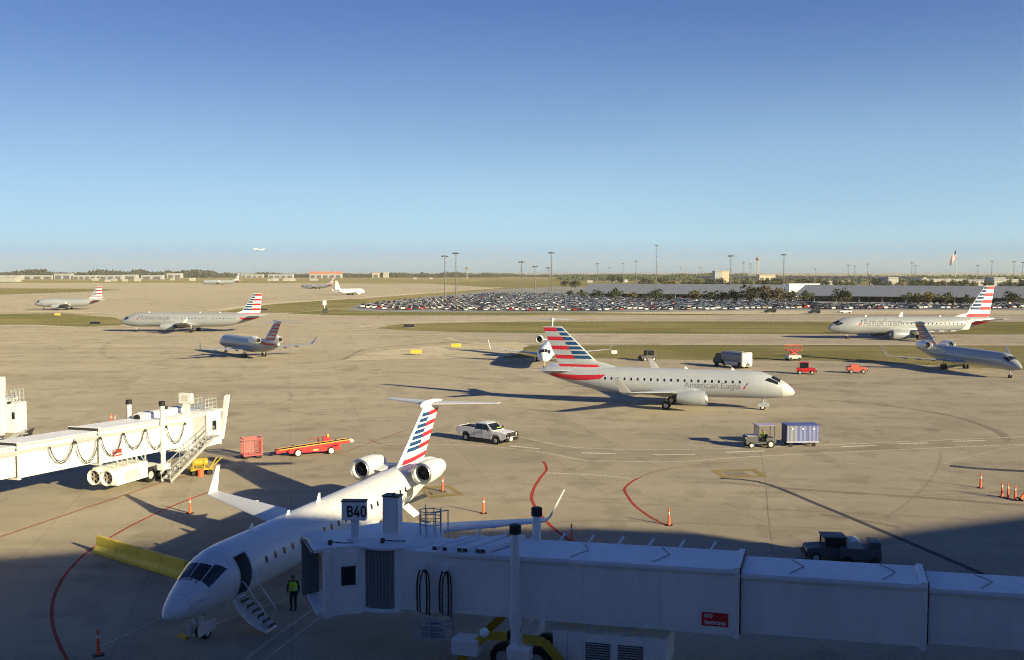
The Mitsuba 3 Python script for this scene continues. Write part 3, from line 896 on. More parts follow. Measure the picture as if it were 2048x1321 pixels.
def emb(**kw):
    st = nose(5.6, 1.505, 3.05, 2.2, 1.67) + [(20.5, 3.05, 1.505, 1.67), (23, 3.17, 1.42, 1.53), (26, 3.48, 1.12, 1.2), (28.8, 3.85, .7, .78), (30.6, 4.1, .33, .42), (31.2, 4.15, .12, .2)]
    sp = dict(stations=st, nose=5.6, tail=20.5, paint=SILVER2, radome=1.4, round=44, belly=(9.8, 18.2, 1.5, 1.08, 2.9),
              wing=dict(root=(10.6, 6.2, 1.0, 2.05), kink=(13.2, 3.6, 4.3, 2.3), tip=(17.3, 1.6, 12.6, 3.05)), winglet=(1.6, .6, 1.7, 1.35, .55), tracks=(.3, .52, .75), wingpaint=SILVER2, wingletpaint=GREYPAINT,
              fin=dict(root=(23.2, 5.6, 4.65), tip=(28.5, 2.5, 9.7), t=.09, fillet=(20.2, .75)), finpaint=SILVER2, htp=dict(root=(26.9, 3.3, .5, 4.1), tip=(30.1, 1.4, 5.0, 4.55)),
              flag=dict(top=9.6, pitch=.575, low=(22.6, 29.8, 3.35, 3.9)),
              engine=dict(**{'in': 9.9, 'out': 13.4}, y=4.5, z=1.72, r=.88, pylon=2.35, paint=SILVER2),
              gear=[('nose_gear', 3.7, 0, .31, .18, 1.9, .2), ('main_gear', 14.9, 2.6, .5, .34, 2.1, .38)],
              cockpit=[[(1.75, 45), (2.75, 54), (2.55, 88), (1.65, 88)], [(1.95, 24), (3.5, 30), (3.0, 50), (1.95, 44)]],
              windows=dict(s0=6.35, s1=25.0, step=.815, z=3.42, w=.26, h=.36), detail=True)
    sp.update(kw)
    return sp


def narrow(L, R, hh, zc, half, fin_h, **kw):
    """A single-aisle jet with engines under the wings."""
    st = nose(6.2, R, zc, zc - .75, hh) + [(L * .67, zc, R, hh), (L * .76, zc + .2, R * .93, hh * .9), (L * .86, zc + .75, R * .66, hh * .62), (L * .94, zc + 1.2, R * .36, hh * .34), (L * .985, zc + 1.45, R * .12, hh * .13)]
    w0 = L * .345
    sp = dict(stations=st, nose=6.2, tail=L * .67, paint=SILVER, radome=None, round=36, belly=(L * .31, L * .60, R * 1.02, zc - hh * 1.12, zc + .2),
              wing=dict(root=(w0, 6.9, R * .6, zc - hh * .62), kink=(w0 + 3.3, 4.2, half * .36, zc - hh * .45), tip=(w0 + 9.2, 1.6, half * .97, zc - hh * .05)), winglet=(1.7, .5, 2.2, 1.4, .5), tracks=(.3, .5, .72),
              fin=dict(root=(L * .815, 6.3, zc + hh - .3), tip=(L * .915, 2.4, fin_h), t=.09, fillet=(L * .765, .9)), finpaint=WHITE, htp=dict(root=(L * .86, 4.2, .6, zc + .95), tip=(L * .945, 1.6, half * .36, zc + 1.5)),
              flag=dict(top=fin_h - .05, pitch=(fin_h - zc - .3) / 10.6, low=(L * .82, L * .955, zc + .2, zc + .85)),
              engine=dict(**{'in': w0 - 1.2, 'out': w0 + 3.0}, y=half * .335, z=zc - hh * .92, r=1.1, pylon=zc - hh * .48),
              gear=[('nose_gear', 4.6, 0, .38, .22, zc - hh * .8, .25), ('main_gear', L * .505, 3.4, .57, .4, zc - hh * .6, .45)],
              cockpit=[[(1.35, 34), (2.45, 46), (2.2, 86), (1.25, 86)], [(1.6, 16), (3.1, 22), (2.6, 42), (1.55, 32)]])
    sp.update(kw)
    return sp


# A: the regional jet at the gate
jet = Airliner(crj(detail=True, radome=None, round=40, cuts=((3.75, 4.6, -45, 45), (22.0, 23.1, -45, 9)), paint=JETWHITE, wingletpaint=JETWHITE, engine=dict(**{'in': 22.3, 'out': 25.4}, y=2.15, z=3.8, r=.72, pylon='side', paint=JETWHITE), doors=[(24.0, 2.5, 1.0, 1.2, 1)], antennas=[(6.4,), (9.8, .22), (13.0, .45)], texts=[('American Eagle', .34, 19.2, 2.1, 1)], emblems=[(18.7, 2.05, .5, 1)]))
jm = jet.build()
# forward passenger door on the port side: the opening, its frame, and the stair let down from it
dz0, dz1 = 1.62, 3.5
a0, a1 = jet.zang(4.2, dz0), jet.zang(4.2, dz1)
jm.part('door_frame', cat([jet.patch([(q, -45), (q + .06, -45), (q + .06, 46), (q, 46)], off=.012, n=1, m=10) for q in (3.68, 4.61)] + [jet.patch([(3.7, b), (4.66, b), (4.66, b + 2), (3.7, b + 2)], off=.012, n=4, m=1) for b in (-47, 45)]), GREYPAINT)
y0 = jet.at(4.2, a0)[1]
air = jm.part('airstair', prism([(-.5, 0), (.5, 0), (.5, .1), (-.5, .1)], 0, 2.2), WHITE)
jm.parts.pop()
jm.count.pop('airstair')
S0, S1 = np.array([-4.2, y0 + .02, 1.6]), np.array([-4.2, y0 + 1.75, .28])
def stair_panel(w, t, n=10):
    d = (S1 - S0) / np.linalg.norm(S1 - S0)
    nrm = np.array([0, -d[2], d[1]])
    rings = []
    for k in range(n + 1):
        c = S0 + d * np.linalg.norm(S1 - S0) * k / n - nrm * (.12 + .20 * math.sin(math.pi * k / n))
        ww = w * (1 - .25 * max(0, k / n - .75) * 2)
        rings.append(np.array([c + [ww / 2, 0, 0], c + [-ww / 2, 0, 0], c + [-ww / 2, 0, 0] - nrm * t, c + [ww / 2, 0, 0] - nrm * t]))
    return loft(rings)
ast = jm.part('airstair', stair_panel(.98, .10), WHITE, smooth=30)
for k in range(6):
    c = S0 + (S1 - S0) * (k + .6) / 6.4
    jm.part('step', box(c[0], c[1], c[2] + .02, .62, .24, .035), GREYPAINT, parent=ast)
    jm.part('riser', box(c[0], c[1] + .1, c[2] - .08, .6, .02, .16), DARK, parent=ast)
for dx in (-.42, .42):
    jm.part('handrail', tube([S0 + [dx, .05, .9], S0 + [dx, .5, .75], S1 + [dx, -.2, .85], S1 + [dx, 0, .1]], .022, 6), METAL, parent=ast)
# cargo door swung open aft, dark hold behind it
c0, c1 = jet.zang(22.6, 1.75), jet.zang(22.6, 2.75)
cy = jet.at(22.6, c0)[1]
jm.part('cargo_door', hullm([(-22.05, cy, 1.72), (-23.05, cy, 1.72), (-22.05, cy + .75, 1.15), (-23.05, cy + .75, 1.15), (-22.05, cy + .05, 1.66), (-23.05, cy + .05, 1.66), (-22.05, cy + .8, 1.10), (-23.05, cy + .8, 1.10)]), WHITE)
for q in (3.35, 6.6, 9.4, 12.3, 15.4, 18.3, 21.2):
    jm.part('skin_seam', cat([jet.patch([(q, b), (q + .03, b), (q + .03, b + 88), (q, b + 88)], off=.004, n=1, m=10) for b in (-30, 60, 122)]), GREYPAINT)
for b in (38, 142):
    jm.part('skin_seam', jet.patch([(4.9, b), (21.0, b), (21.0, b + .9), (4.9, b + .9)], off=.004, n=16, m=1), GREYPAINT)
jm.part('nose_seam', jet.patch([(.92, -60), (.94, -60), (.94, 240), (.92, 240)], off=.004, n=1, m=26), GREYPAINT)
jm.part('hatch_seam', cat([jet.patch([(s_, b), (s_ + .03, b), (s_ + .03, b + 22), (s_, b + 22)], off=.005, n=1, m=4) for s_ in (5.3, 6.0) for b in (-18,)]), GREYPAINT)
jm.part('static_strip', tube([jet.at(1.66, 90 + 50 * q) + [0, 0, .02] for q in (-.3, -.15, 0, .15, .3)], .018, 5), DARK)
for dx in (-.35, .35):
    jm.part('wiper', tube([jet.at(1.6, 90 - 40 * dx * 2, .02), jet.at(2.0, 90 - 62 * dx, .03)], .02, 5), DARK)
jm.part('pitot_probe', tube([jet.at(1.5, 10), jet.at(1.45, 10, .12), jet.at(1.2, 10, .14)], .018, 5), METAL)
jm.part('tow_placard', box(-2.35, .0, .95, .05, .62, .42), WHITE)
AX, AY = -14.75, 41.6
AANG = 0.318
place(jm, 'regional_jet', 'white regional jet parked nose-in at the gate with its stair door let down', 'airplane', AX, AY, heading(-math.sin(AANG), -math.cos(AANG)))


def put_nose(model, nose_xy, toward_xy, label, z=0.0, name='airliner', **kw):
    """Places an airliner with its nose above nose_xy, the tail away from toward_xy."""
    d = np.array(toward_xy) - np.array(nose_xy)
    d = d / np.linalg.norm(d)
    return place(model, name, label, 'airplane', nose_xy[0], nose_xy[1], heading(*d), z=z, **kw)


# B: the twin jet taxiing to the right
def b_sides(e):
    e.text('American Eagle', .66, 12.9, 2.58, -1, bold=False)
    e.emblem(5.75, 2.6, .75, -1)
    return e
e175 = Airliner(emb(sides=(-1, 1), doors=[(4.9, 2.95, .8, 1.75, -1), (26.0, 3.6, .75, 1.4, -1)], antennas=[(7.0, .3), (12.6, .3)]))
em = e175.build()
b_sides(e175)
BH = math.radians(-16)
BX, BY = (33.68, 118.41)
place(em, 'airliner', 'silver twin jet with flag striped tail taxiing right across the middle of the apron', 'airplane', BX, BY, BH)

# C: the long jet on the left, nose left
a321 = Airliner(narrow(44.5, 1.975, 2.07, 3.75, 17.2, 11.7, winglet=(1.2, .25, 1.4, 1.2, .5), paint=SILVER, radome=1.2, nosepaint=GREYPAINT, windows=dict(s0=7.5, s1=35.5, step=1.06, z=4.25, w=.28, h=.36, skip=((15.5, 16.9), (26.8, 28.2))), sides=(1,), antennas=[(8.5, .4), (24, .35), (30, .35)]))
am = a321.build()
a321.text('American', 1.5, 6.4, 3.7, 1)
a321.emblem(5.8, 3.65, 1.4, 1)
CX, CY = (-109.33, 279.31)
place(am, 'airliner', 'long silver jet with flag striped tail taxiing left beyond the small jet on the apron', 'airplane', CX, CY, math.radians(180 - 1), s=.92)

# D: the jet on the far right taxiway, nose left, with tall curved winglets
b738 = Airliner(narrow(39.5, 1.88, 2.0, 3.2, 17.6, 12.4, winglet=(1.9, .7, 2.4, 1.5, .45), radome=1.0, nosepaint=GREYPAINT, fin=dict(root=(31.6, 6.2, 4.9), tip=(36.6, 2.3, 12.3), t=.09, fillet=(27.6, 1.1)), htp=dict(root=(33.4, 4.0, .6, 4.1), tip=(37.4, 1.5, 7.1, 4.9)),
                       flag=dict(top=12.25, pitch=.80, low=(31.6, 37.8, 3.5, 4.25)),
                       windows=dict(s0=7.0, s1=31.0, step=.98, z=3.65, w=.28, h=.38, skip=()), sides=(1,), antennas=[(8.5, .4), (17, .5), (26, .3)]))
bm_ = b738.build()
b738.text('American', 1.5, 7.4, 3.15, 1)
b738.emblem(6.8, 3.1, 1.4, 1)
DX, DY = (78.84, 249.12)
place(bm_, 'airliner', 'silver jet with flag striped tail and upswept wingtips on the far right taxiway', 'airplane', DX, DY, math.radians(180 + 2), s=1.08)

# E: the slim jet at the right edge, nose to the right and towards the terminal
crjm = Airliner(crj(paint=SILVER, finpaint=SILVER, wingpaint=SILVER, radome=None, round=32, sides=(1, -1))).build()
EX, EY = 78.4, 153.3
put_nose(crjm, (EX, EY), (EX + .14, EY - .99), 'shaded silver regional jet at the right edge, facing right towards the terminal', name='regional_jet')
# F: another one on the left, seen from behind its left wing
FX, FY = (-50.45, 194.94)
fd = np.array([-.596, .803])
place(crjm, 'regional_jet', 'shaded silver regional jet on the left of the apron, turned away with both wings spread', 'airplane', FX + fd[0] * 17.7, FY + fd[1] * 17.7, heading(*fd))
# G: the white one that faces the terminal behind the striped tail
crjw = Airliner(crj(paint=WHITE, radome=None, round=32)).build()
gn = np.array((5.31, 167.82))
put_nose(crjw, gn, gn + [-2.7, -29], 'white regional jet facing the terminal, half hidden behind the striped tail', name='regional_jet')

# H..L: jets far off on the runway side
a319 = Airliner(narrow(33.8, 1.975, 2.07, 3.75, 17.0, 11.7, winglet=(.5, .15, .7, 1.1, .5), paint=SILVER, darkgear=True)).build()
HX, HY = (-214.00, 448.15)
place(a319, 'airliner', 'small silver jet with striped tail on the far left taxiway', 'airplane', HX, HY, math.radians(180 + 4), s=.88)
IX, IY = (-432.13, 1393.20)
b767 = Airliner(narrow(54.9, 2.5, 2.7, 4.6, 25, 15.8, winglet=(2.2, .8, 3.0, 1.8, .5), paint=SILVER, darkgear=True)).build()
place(b767, 'airliner', 'distant silver jet with red striped tail in front of the far hedge line', 'airplane', IX, IY, math.radians(180 + 3))
JX, JY = (-223.17, 1058.65)
place(b738.m, 'airliner', 'distant silver jet with dark striped tail, left of the white jet', 'airplane', JX, JY, math.radians(162))
CREAM = simple('paint_cream', (0.74, 0.66, 0.5), 0.5)
kj = Airliner(narrow(33.6, 1.9, 2.0, 3.4, 17.0, 12.2, winglet=(1.5, .6, 2.0, 1.4, .45), paint=WHITE, finpaint=CREAM, flag=None, radome=None, wingpaint=WHITE, darkgear=True)).build()
KX, KY = (-112.74, 767.42)
place(kj, 'airliner', 'white jet with cream tail taxiing right at the edge of the car park', 'airplane', KX, KY, math.radians(50), s=.88)
lj = Airliner(narrow(44.5, 1.975, 2.07, 3.75, 17.2, 11.7, winglet=(.6, .15, .8, 1.1, .5), paint=WHITE, wingpaint=WHITE, gear=[])).build()
LX, LY, LZ = (-671.37, 2600.00, 81.10)
place(lj, 'airliner', 'tiny pale airliner flying low above the horizon', 'airplane', LX, LY, math.radians(180 + 38), z=LZ - 4, pitch=math.radians(6), roll=math.radians(8), s=.72)

# ---------------------------------------------------------------- boarding bridges
def bridge_model(Lc, Lb, La, sy, slope, zoff, cab_turn, festoon=False, hazard_x=None, near_detail=False, sign_text=None, stair=False, ac_near=0.0, C=(-1.9, 1.3), R=1.95, cab_near=-1.75, guards=True):
    """A telescoping boarding bridge: x runs from the cab end of the widest tunnel to the terminal, y = 0 is the face towards the window (sy mirrors)."""
    m = Model()
    W = 2.6
    Z = lambda x, z: z + zoff + slope * x

    def P(x, y, z, lift=True):
        return (x, sy * y, Z(x, z) if lift else z)

    def slab(x0, x1, y0, y1, z0, z1, lift=True):
        return hullm([P(x, y, z, lift) for x in (x0, x1) for y in (y0, y1) for z in (z0, z1)])
    # tunnels, each inside the next
    for name, x0, x1, i, zb, zt in (('tunnel_section', 0, Lc, 0, 2.35, 4.72), ('tunnel_section', Lc - .4, Lb, .13, 2.46, 4.56), ('tunnel_section', Lb - .4, La, .26, 2.57, 4.42)):
        t = m.part(name, cat([slab(x0, x1, i, W - i, zb, zt), slab(x0, x1, i - .03, W - i + .03, zb - .05, zb + .12), slab(x0, x1, i - .03, i + .05, zt - .1, zt + .02)]), BRIDGE)
        n = max(1, round((x1 - x0) / 3.1))
        for k in range(n):
            a, b = x0 + (x1 - x0) * k / n, x0 + (x1 - x0) * (k + 1) / n
            m.part('wall_panel', slab(a + .02, b - .02, i - .025, i + .02, zb + .16, zt - .14), BRIDGE, parent=t)
        m.part('roof', slab(x0, x1, i - .06, W - i + .06, zt + .03, zt + .13), BRIDGE2, parent=t)
        m.part('gutter', slab(x0, x1, i - .11, i - .06, zt - .04, zt + .07), GREYPAINT if not near_detail else BRIDGE2, parent=t)
        if i < .2:
            m.part('end_collar', cat([slab(x1 - .22, x1, i - .07, i, zb - .12, zt + .18), slab(x1 - .22, x1, W - i, W - i + .07, zb - .12, zt + .18), slab(x1 - .22, x1, i - .07, W - i + .07, zt + .13, zt + .22), slab(x1 - .22, x1, i - .07, W - i + .07, zb - .16, zb - .06)]), BRIDGE, parent=t)
            m.part('collar_seal', slab(x1, x1 + .05, i + .02, W - i - .02, zb + .02, zt + .16), DARK, parent=t)
        # cable trays zigzag over the roof
        if near_detail:
            for xa in np.arange(x0 + 2.2, x1 - 1.5, 3.3):
                q = [P(xa, W - i - .1, zt + .155), P(xa + .5, W * .55, zt + .155), P(xa, i + .25, zt + .155)]
                m.part('roof_cable', tube(q, .014, 5), DARK, parent=t)
        if near_detail and i == 0:
            for k, xa in enumerate(np.arange(.6, x1 - .3, 1.27)):
                m.part('roof_rib', beam(P(xa, W - .05, zt + .1), P(xa + .22, W + .22, zt + .42), .09, .05), BRIDGE2, parent=t)
        if not near_detail:
            m.part('slide_rail', slab(x0, x1 + (2.5 if i < .2 else 0), i - .16, i - .04, zt - .52, zt - .30), GREYPAINT, parent=t)
    # rotunda and cab
    C = np.array(C)
    zb, zt = 2.2, 4.75
    r = m.part('rotunda', slab(C[0] + .6, .35, .15, W - .15, zb, zt), BRIDGE)
    rb = m.part('round_roof', moved(lathe([(Z(-1.9, zt), .001), (Z(-1.9, zt), R + .18), (Z(-1.9, zt) + .1, R + .2), (Z(-1.9, zt) + .22, R - .3), (Z(-1.9, zt) + .24, .001)], 40, 'z'), C[0], sy * C[1], 0), BRIDGE2, smooth=30, parent=r)
    m.part('round_floor', moved(lathe([(Z(-1.9, zb), .001), (Z(-1.9, zb), R + .12), (Z(-1.9, zb) - .14, R + .12), (Z(-1.9, zb) - .14, .001)], 40, 'z'), C[0], sy * C[1], 0), BRIDGE, smooth=30, parent=r)
    m.part('inner_drum', moved(lathe([(Z(-1.9, zb), R - .16), (Z(-1.9, zt), R - .16)], 40, 'z'), C[0], sy * C[1], 0), CURTAIN if near_detail else GREYPAINT, smooth=40, parent=r)
    # the rolling curtain between the cab and the fixed wall: narrow slats round the rotunda
    for k in range(26):
        a = math.radians(218 + k * 4.2)
        ca, sa = math.cos(a), math.sin(a)
        c = C + (R - .03) * np.array([ca, sa])
        h = zt - zb - .04
        s = rotz(trimesh.creation.box((.05, .125, h)), a)
        s.apply_translation((c[0], c[1], Z(-1.9, zb + h / 2 + .02)))
        s.vertices[:, 1] *= sy
        if sy < 0:
            s.invert()
        m.part('curtain_slat', s, CURTAIN if near_detail else GREYPAINT, parent=r)
    # the fixed quarter wall beside the tunnel
    a = np.radians(np.linspace(-64, -18, 8))
    ring = [np.array([[C[0] + q * math.cos(t), sy * (C[1] + q * math.sin(t)), Z(-1.9, z)] for q, z in ((R + .05, zb), (R + .05, zt), (R - .05, zt), (R - .05, zb))]) for t in a]
    m.part('quarter_wall', loft(ring), BRIDGE, parent=r)
    ct, st = math.cos(cab_turn), math.sin(cab_turn)

    def Q(x, y, z):   # the cab's own frame: x away from the rotunda, turned about its centre
        X = C[0] - (x * ct + y * st)
        Y = C[1] - (x * st) + y * ct
        return (X, sy * Y, z + zoff + slope * -1.9)

    def cs(x0, x1, y0, y1, z0, z1):
        return hullm([Q(x, y, z) for x in (x0, x1) for y in (y0, y1) for z in (z0, z1)])
    yn, yf = cab_near, 1.55
    cabp = m.part('cab', cat([cs(1.0, 2.9, yf - .1, yf, zb, zt), cs(1.0, 3.7, yn, yf, zt - .03, zt + .13), cs(1.0, 3.3, yn - .05, yf, zb - .22, zb)]), BRIDGE)
    m.part('cab_wall', cs(1.25, 3.0, yn, yn + .1, zb, zt), BRIDGE, parent=cabp)
    for k, (xa, xb) in enumerate(((1.28, 1.80), (1.84, 2.98))):
        m.part('wall_panel', cs(xa, xb, yn - .03, yn + .01, zb + .08, zt - .08), BRIDGE, parent=cabp)
    m.part('cab_window', cs(2.02, 2.52, yn - .055, yn - .02, zb + 1.08, zb + 1.78), GLASS, parent=cabp)
    m.part('window_frame', cat([cs(1.96, 2.58, yn - .045, yn - .02, zb + 1.02, zb + 1.08), cs(1.96, 2.58, yn - .045, yn - .02, zb + 1.78, zb + 1.84), cs(1.96, 2.02, yn - .045, yn - .02, zb + 1.08, zb + 1.78), cs(2.52, 2.58, yn - .045, yn - .02, zb + 1.08, zb + 1.78)]), DARK, parent=cabp)
    m.part('corner_post', hullm([Q(x, y, z) for x in (3.0, 3.32) for y in (yn - .06, yn + .1) for z in (zb - .3, zt + .02)]), BRIDGE, parent=cabp)
    m.part('sill', cs(3.0, 3.6, yn + .1, yf - .2, zb - .16, zb - .02), BRIDGE2, parent=cabp)
    # bellows hood over the doorway
    hood = []
    for k in range(5):
        x = 3.05 + k * .15
        d = .03 * (k % 2)
        hood.append(cat([cs(x, x + .15, yn + .1, yf, zt - .06 - d, zt + .04 - d), cs(x, x + .15, yf - .1 - d, yf - d, zb - .1, zt - .05)]))
    m.part('bellows_hood', cat(hood), CURTAIN if near_detail else BRIDGE2, parent=cabp)
    m.part('hood_edge', hullm([Q(*q) for q in ((3.0, yn - .05, zt + .2), (3.3, yn - .05, zt + .1), (3.85, yf * .6, zt + .24), (3.7, yf * .6, zt + .34), (3.0, yf * .6, zt + .34), (3.85, yf * .6, zt + .1), (3.1, yn + .1, zt))]), BRIDGE2, parent=cabp)
    if not near_detail:   # folded canopy standing up at the mouth
        m.part('canopy', hullm([Q(3.3, yn - .15, zb + .1), Q(3.55, yn - .15, zb + .1), Q(4.15, yn - .25, zt + 1.15), Q(4.5, yn - .25, zt + 1.25), Q(3.3, yn + .1, zb + .1), Q(3.55, yn + .1, zb + .1), Q(4.15, yn + .15, zt + 1.15), Q(4.5, yn + .15, zt + 1.25)]), BRIDGE, parent=cabp)
    # drive column: two lift posts with black caps, cross beam, bogie
    xc = 3.35
    for y in (-.26, W + .26):
        c = m.part('lift_column', cyl(P(xc, y, 1.0, False), P(xc, y, 6.0, False), .185, n=18), BRIDGE, smooth=40)
        m.part('column_cap', moved(lathe([(5.98, .24), (6.3, .24), (6.34, .2), (6.34, .001)], 18, 'z'), xc, sy * y, 0), BLACK, smooth=40, parent=c)
        m.part('column_sleeve', cyl(P(xc, y, 2.2, False), P(xc, y, 2.9, False), .235, n=18), BRIDGE2, smooth=40, parent=c)
        m.part('column_bracket', slab(xc - .35, xc + .35, (-.1 if y < 0 else W), (0 if y < 0 else W + .1), 2.5, 4.2), BRIDGE, parent=c)
    bg = m.part('drive_bogie', cat([slab(xc - .3, xc + .3, -.5, W + .5, .95, 1.35, False), slab(xc - .7, xc + .7, .5, W - .5, .7, 1.0, False)]), BRIDGE2)
    m.part('motor_box', slab(xc - .1, xc + .75, -.85, -.25, 1.0, 1.45, False), BRIDGE, parent=bg)
    for y in (.55, W - .55):
        for s in (-1, 1):
            m.part('wheel', wheel(xc + s * .72, sy * y, .58, .58, .42), BLACK, smooth=40, parent=bg)
            m.part('wheel_hub', hub(xc + s * .72, sy * y, .58, .58, .43), GREYPAINT, smooth=40, parent=bg)
    for s in (-1, 1) if guards else ():
        g = [P(xc + s * .35, -.3, 1.75, False), P(xc + s * 1.25, -.35, 1.7, False), P(xc + s * 2.2, -.4, .75, False), P(xc + s * 2.3, -.4, .35, False)]
        m.part('wheel_guard', cat([beam(g[k], g[k + 1], .12, .34) for k in range(3)] + [beam((a[0], sy * (W + .3), a[2]), (b[0], sy * (W + .3), b[2]), .12, .34) for a, b in zip(g[:-1], g[1:])] + [beam(g[2], (g[2][0], sy * (W + .3), g[2][2]), .1, .25)]), YELLOW, parent=bg)
    if near_detail:
        m.part('light_box', slab(xc - 2.6, xc - 1.5, -.7, .2, .9, 1.5, False), BRIDGE2, parent=bg)
        m.part('work_lamp', trimesh.creation.icosphere(2, .2).apply_translation(P(xc - 1.25, -.45, 1.85, False)), WHITE, smooth=True, parent=bg)
    # air-conditioning unit slung under the widest tunnel
    x0, x1 = (4.85, 9.4) if near_detail else (4.9, 8.4)
    ac = m.part('air_unit', slab(x0, x1, ac_near, 2.2, .62, 1.88, near_detail), BRIDGE)
    for q in (.05, 1.9):
        for a in np.linspace(x0 + .1, x1 - .2, 4):
            m.part('hanger', slab(a, a + .1, (ac_near if q < 1 else 0) + q, (ac_near if q < 1 else 0) + q + .1, 1.8, 2.42), GREYPAINT, parent=ac)
    for a in np.linspace(x0 + .3, x1 - 1.0, 5):
        m.part('brace', beam(P(a, ac_near + .1, 1.86), P(a + .5, ac_near + .1, 2.4), .06), GREYPAINT, parent=ac)
    gr = ((x0 + 1.35, x0 + 2.35), (x0 + 2.65, x0 + 3.65)) if near_detail else ((x0 + 1.1, x0 + 1.75), (x0 + 1.9, x0 + 2.55))
    for a, b in gr:
        m.part('grille', slab(a, b, ac_near - .02, ac_near + .02, .74, 1.55, near_detail), DARK if near_detail else simple_cache('grille_tan', (0.42, 0.38, 0.3)), parent=ac)
        m.part('grille_louvres', cat([slab(a, b, ac_near - .05, ac_near - .02, z, z + .03, near_detail) for z in np.arange(.78, 1.5, .1)]), GREYPAINT if near_detail else BRIDGE2, parent=ac)
    m.part('panel_seam', cat([slab(a, a + .03, ac_near - .012, ac_near + .01, .66, 1.84, near_detail) for a in (x0 + .6, x0 + 1.2)]), GREYPAINT, parent=ac)
    if not near_detail:   # two round fans at the unit's end
        for y in (.55, 1.7):
            sh = moved(lathe([(0, .44), (.5, .5), (.52, .58), (0, .58)], 26), x1, sy * y, 1.25)
            fan = m.part('fan_shroud', sh, BRIDGE, smooth=40, parent=ac)
            m.part('fan', moved(lathe([(.18, .45), (.2, .12), (.3, .11), (.3, .001)], 26), x1, sy * y, 1.25), HOLE, smooth=40, parent=ac)
            bl = []
            for k in range(6):
                t = k * math.pi / 3
                bl.append(beam((x1 + .3, sy * y + .08 * math.cos(t), 1.25 + .08 * math.sin(t)), (x1 + .3, sy * y + .4 * math.cos(t), 1.25 + .4 * math.sin(t)), .03, .15))
            m.part('fan_blades', cat(bl), simple_cache('fan_tan', (0.4, 0.36, 0.28)), parent=ac)
    if hazard_x is not None:
        hp = m.part('warning_sign', slab(hazard_x, hazard_x + 1.0, -.05, -.03, 2.62, 3.14), RED)
        for txt, hh, dz in (('NO', .15, .32), ('SMOKING', .12, .08)):
            tm_ = meshkit.text_mesh(txt, hh, .012, True)
            tm_.vertices = tm_.vertices @ np.array([[1, 0, 0], [0, 0, 1], [0, -1, 0]])
            if sy < 0:
                tm_.vertices[:, 0] *= -1
                tm_.vertices[:, 1] *= -1
            xo = hazard_x + .1 if sy > 0 else hazard_x + .9
            tm_.apply_translation(P(xo, -.055, 2.62 + dz))
            m.part('sign_lettering', tm_, WHITE, parent=hp)
    if festoon:   # power cables looped along the face
        nodes = np.linspace(.3, 15.4, 7)
        for k in range(6):
            a, b = nodes[k], nodes[k + 1]
            for o, rr, dz in ((0, .032, 0), (.12, .022, -.1)):
                t = np.linspace(0, 1, 15)
                drop = 1.45 + .2 * math.sin(k * 2.1) + dz * 1.5
                pts = [P(a + (b - a) * (.06 + .88 * q) + o, -.2 - o * .5, 4.2 - drop * (1 - (2 * q - 1) ** 2) ** .75) for q in t]
                m.part('power_cable', tube(pts, rr, 6), DARK, smooth=40)
            m.part('cable_trolley', slab(a - .06, a + .14, -.26, -.14, 4.12, 4.3), DARK)
    if near_detail:
        # two hanging hose loops with their basket
        for xa, w in ((-.95, .42), (.05, .38)):
            q = [P(xa, -.12, 2.3), P(xa - .02, -.14, 3.3), P(xa + .08, -.14, 3.95), P(xa + w * .5, -.14, 4.12), P(xa + w * .9, -.14, 3.9), P(xa + w, -.14, 3.2), P(xa + w * .95, -.12, 2.2)]
            tt = np.linspace(0, len(q) - 1, 40)
            qq = np.array([PchipInterpolator(range(len(q)), [c[d] for c in q])(tt) for d in range(3)]).T
            m.part('hanging_hose', tube(qq, .038, 7), BLACK, smooth=40)
            m.part('hanging_hose', tube(qq + np.array([.13, -.03 * sy, -.05]), .03, 7), BLACK, smooth=40)
            m.part('hose_reel_box', slab(xa + .12, xa + .34, -.18, -.02, 4.05, 4.3), BRIDGE2)
        bk = m.part('hose_basket', cat([slab(-1.0, .5, -.55, .2, 1.3, 1.36)] + [beam(P(x, y, 1.3), P(x, y, 2.1), .05) for x in (-1.0, -.25, .5) for y in (-.55, .2)] + [beam(P(-1.0, y, z), P(.5, y, z), .04) for y in (-.55, .2) for z in (1.6, 1.85, 2.1)]), STEEL)
        m.part('coiled_hose', cat([tube([P(-.25 + .5 * math.cos(t) * (1 - .1 * k), -.18 + .24 * math.sin(t), 1.42 + .13 * k) for t in np.linspace(0, 2 * math.pi, 18)], .06, 6) for k in range(4)]), simple_cache('hose_pale', (0.3, 0.31, 0.34)), smooth=40, parent=bk)
    # on the roof
    zr = Z(-1.0, 4.98)
    return m, P, Q, Z


def simple_cache(key, rgb, rough=.6):
    return key if key in scene else simple(key, rgb, rough)


def world_box(m, name, c, size, rz, mat, parent=None, b=0.0):
    return m.part(name, box(*c, *size, rz, b), mat, parent=parent)


# the bridge in front
OX, OY = -2.99, 40.83
U = np.array([.954, -.300])
UA = math.atan2(U[1], U[0])
bm, P, Q, Z = bridge_model(12.15, 18.75, 34.0, 1, .0257, 0.06, math.radians(38), near_detail=True, hazard_x=10.75, C=(-3.0, 2.0), R=2.05, cab_near=-1.3)


def local(pt, o=(OX, OY), u=U):
    d = np.array(pt[:2]) - np.array(o)
    return np.array([d[0] * u[0] + d[1] * u[1], -d[0] * u[1] + d[1] * u[0], pt[2] if len(pt) > 2 else 0])


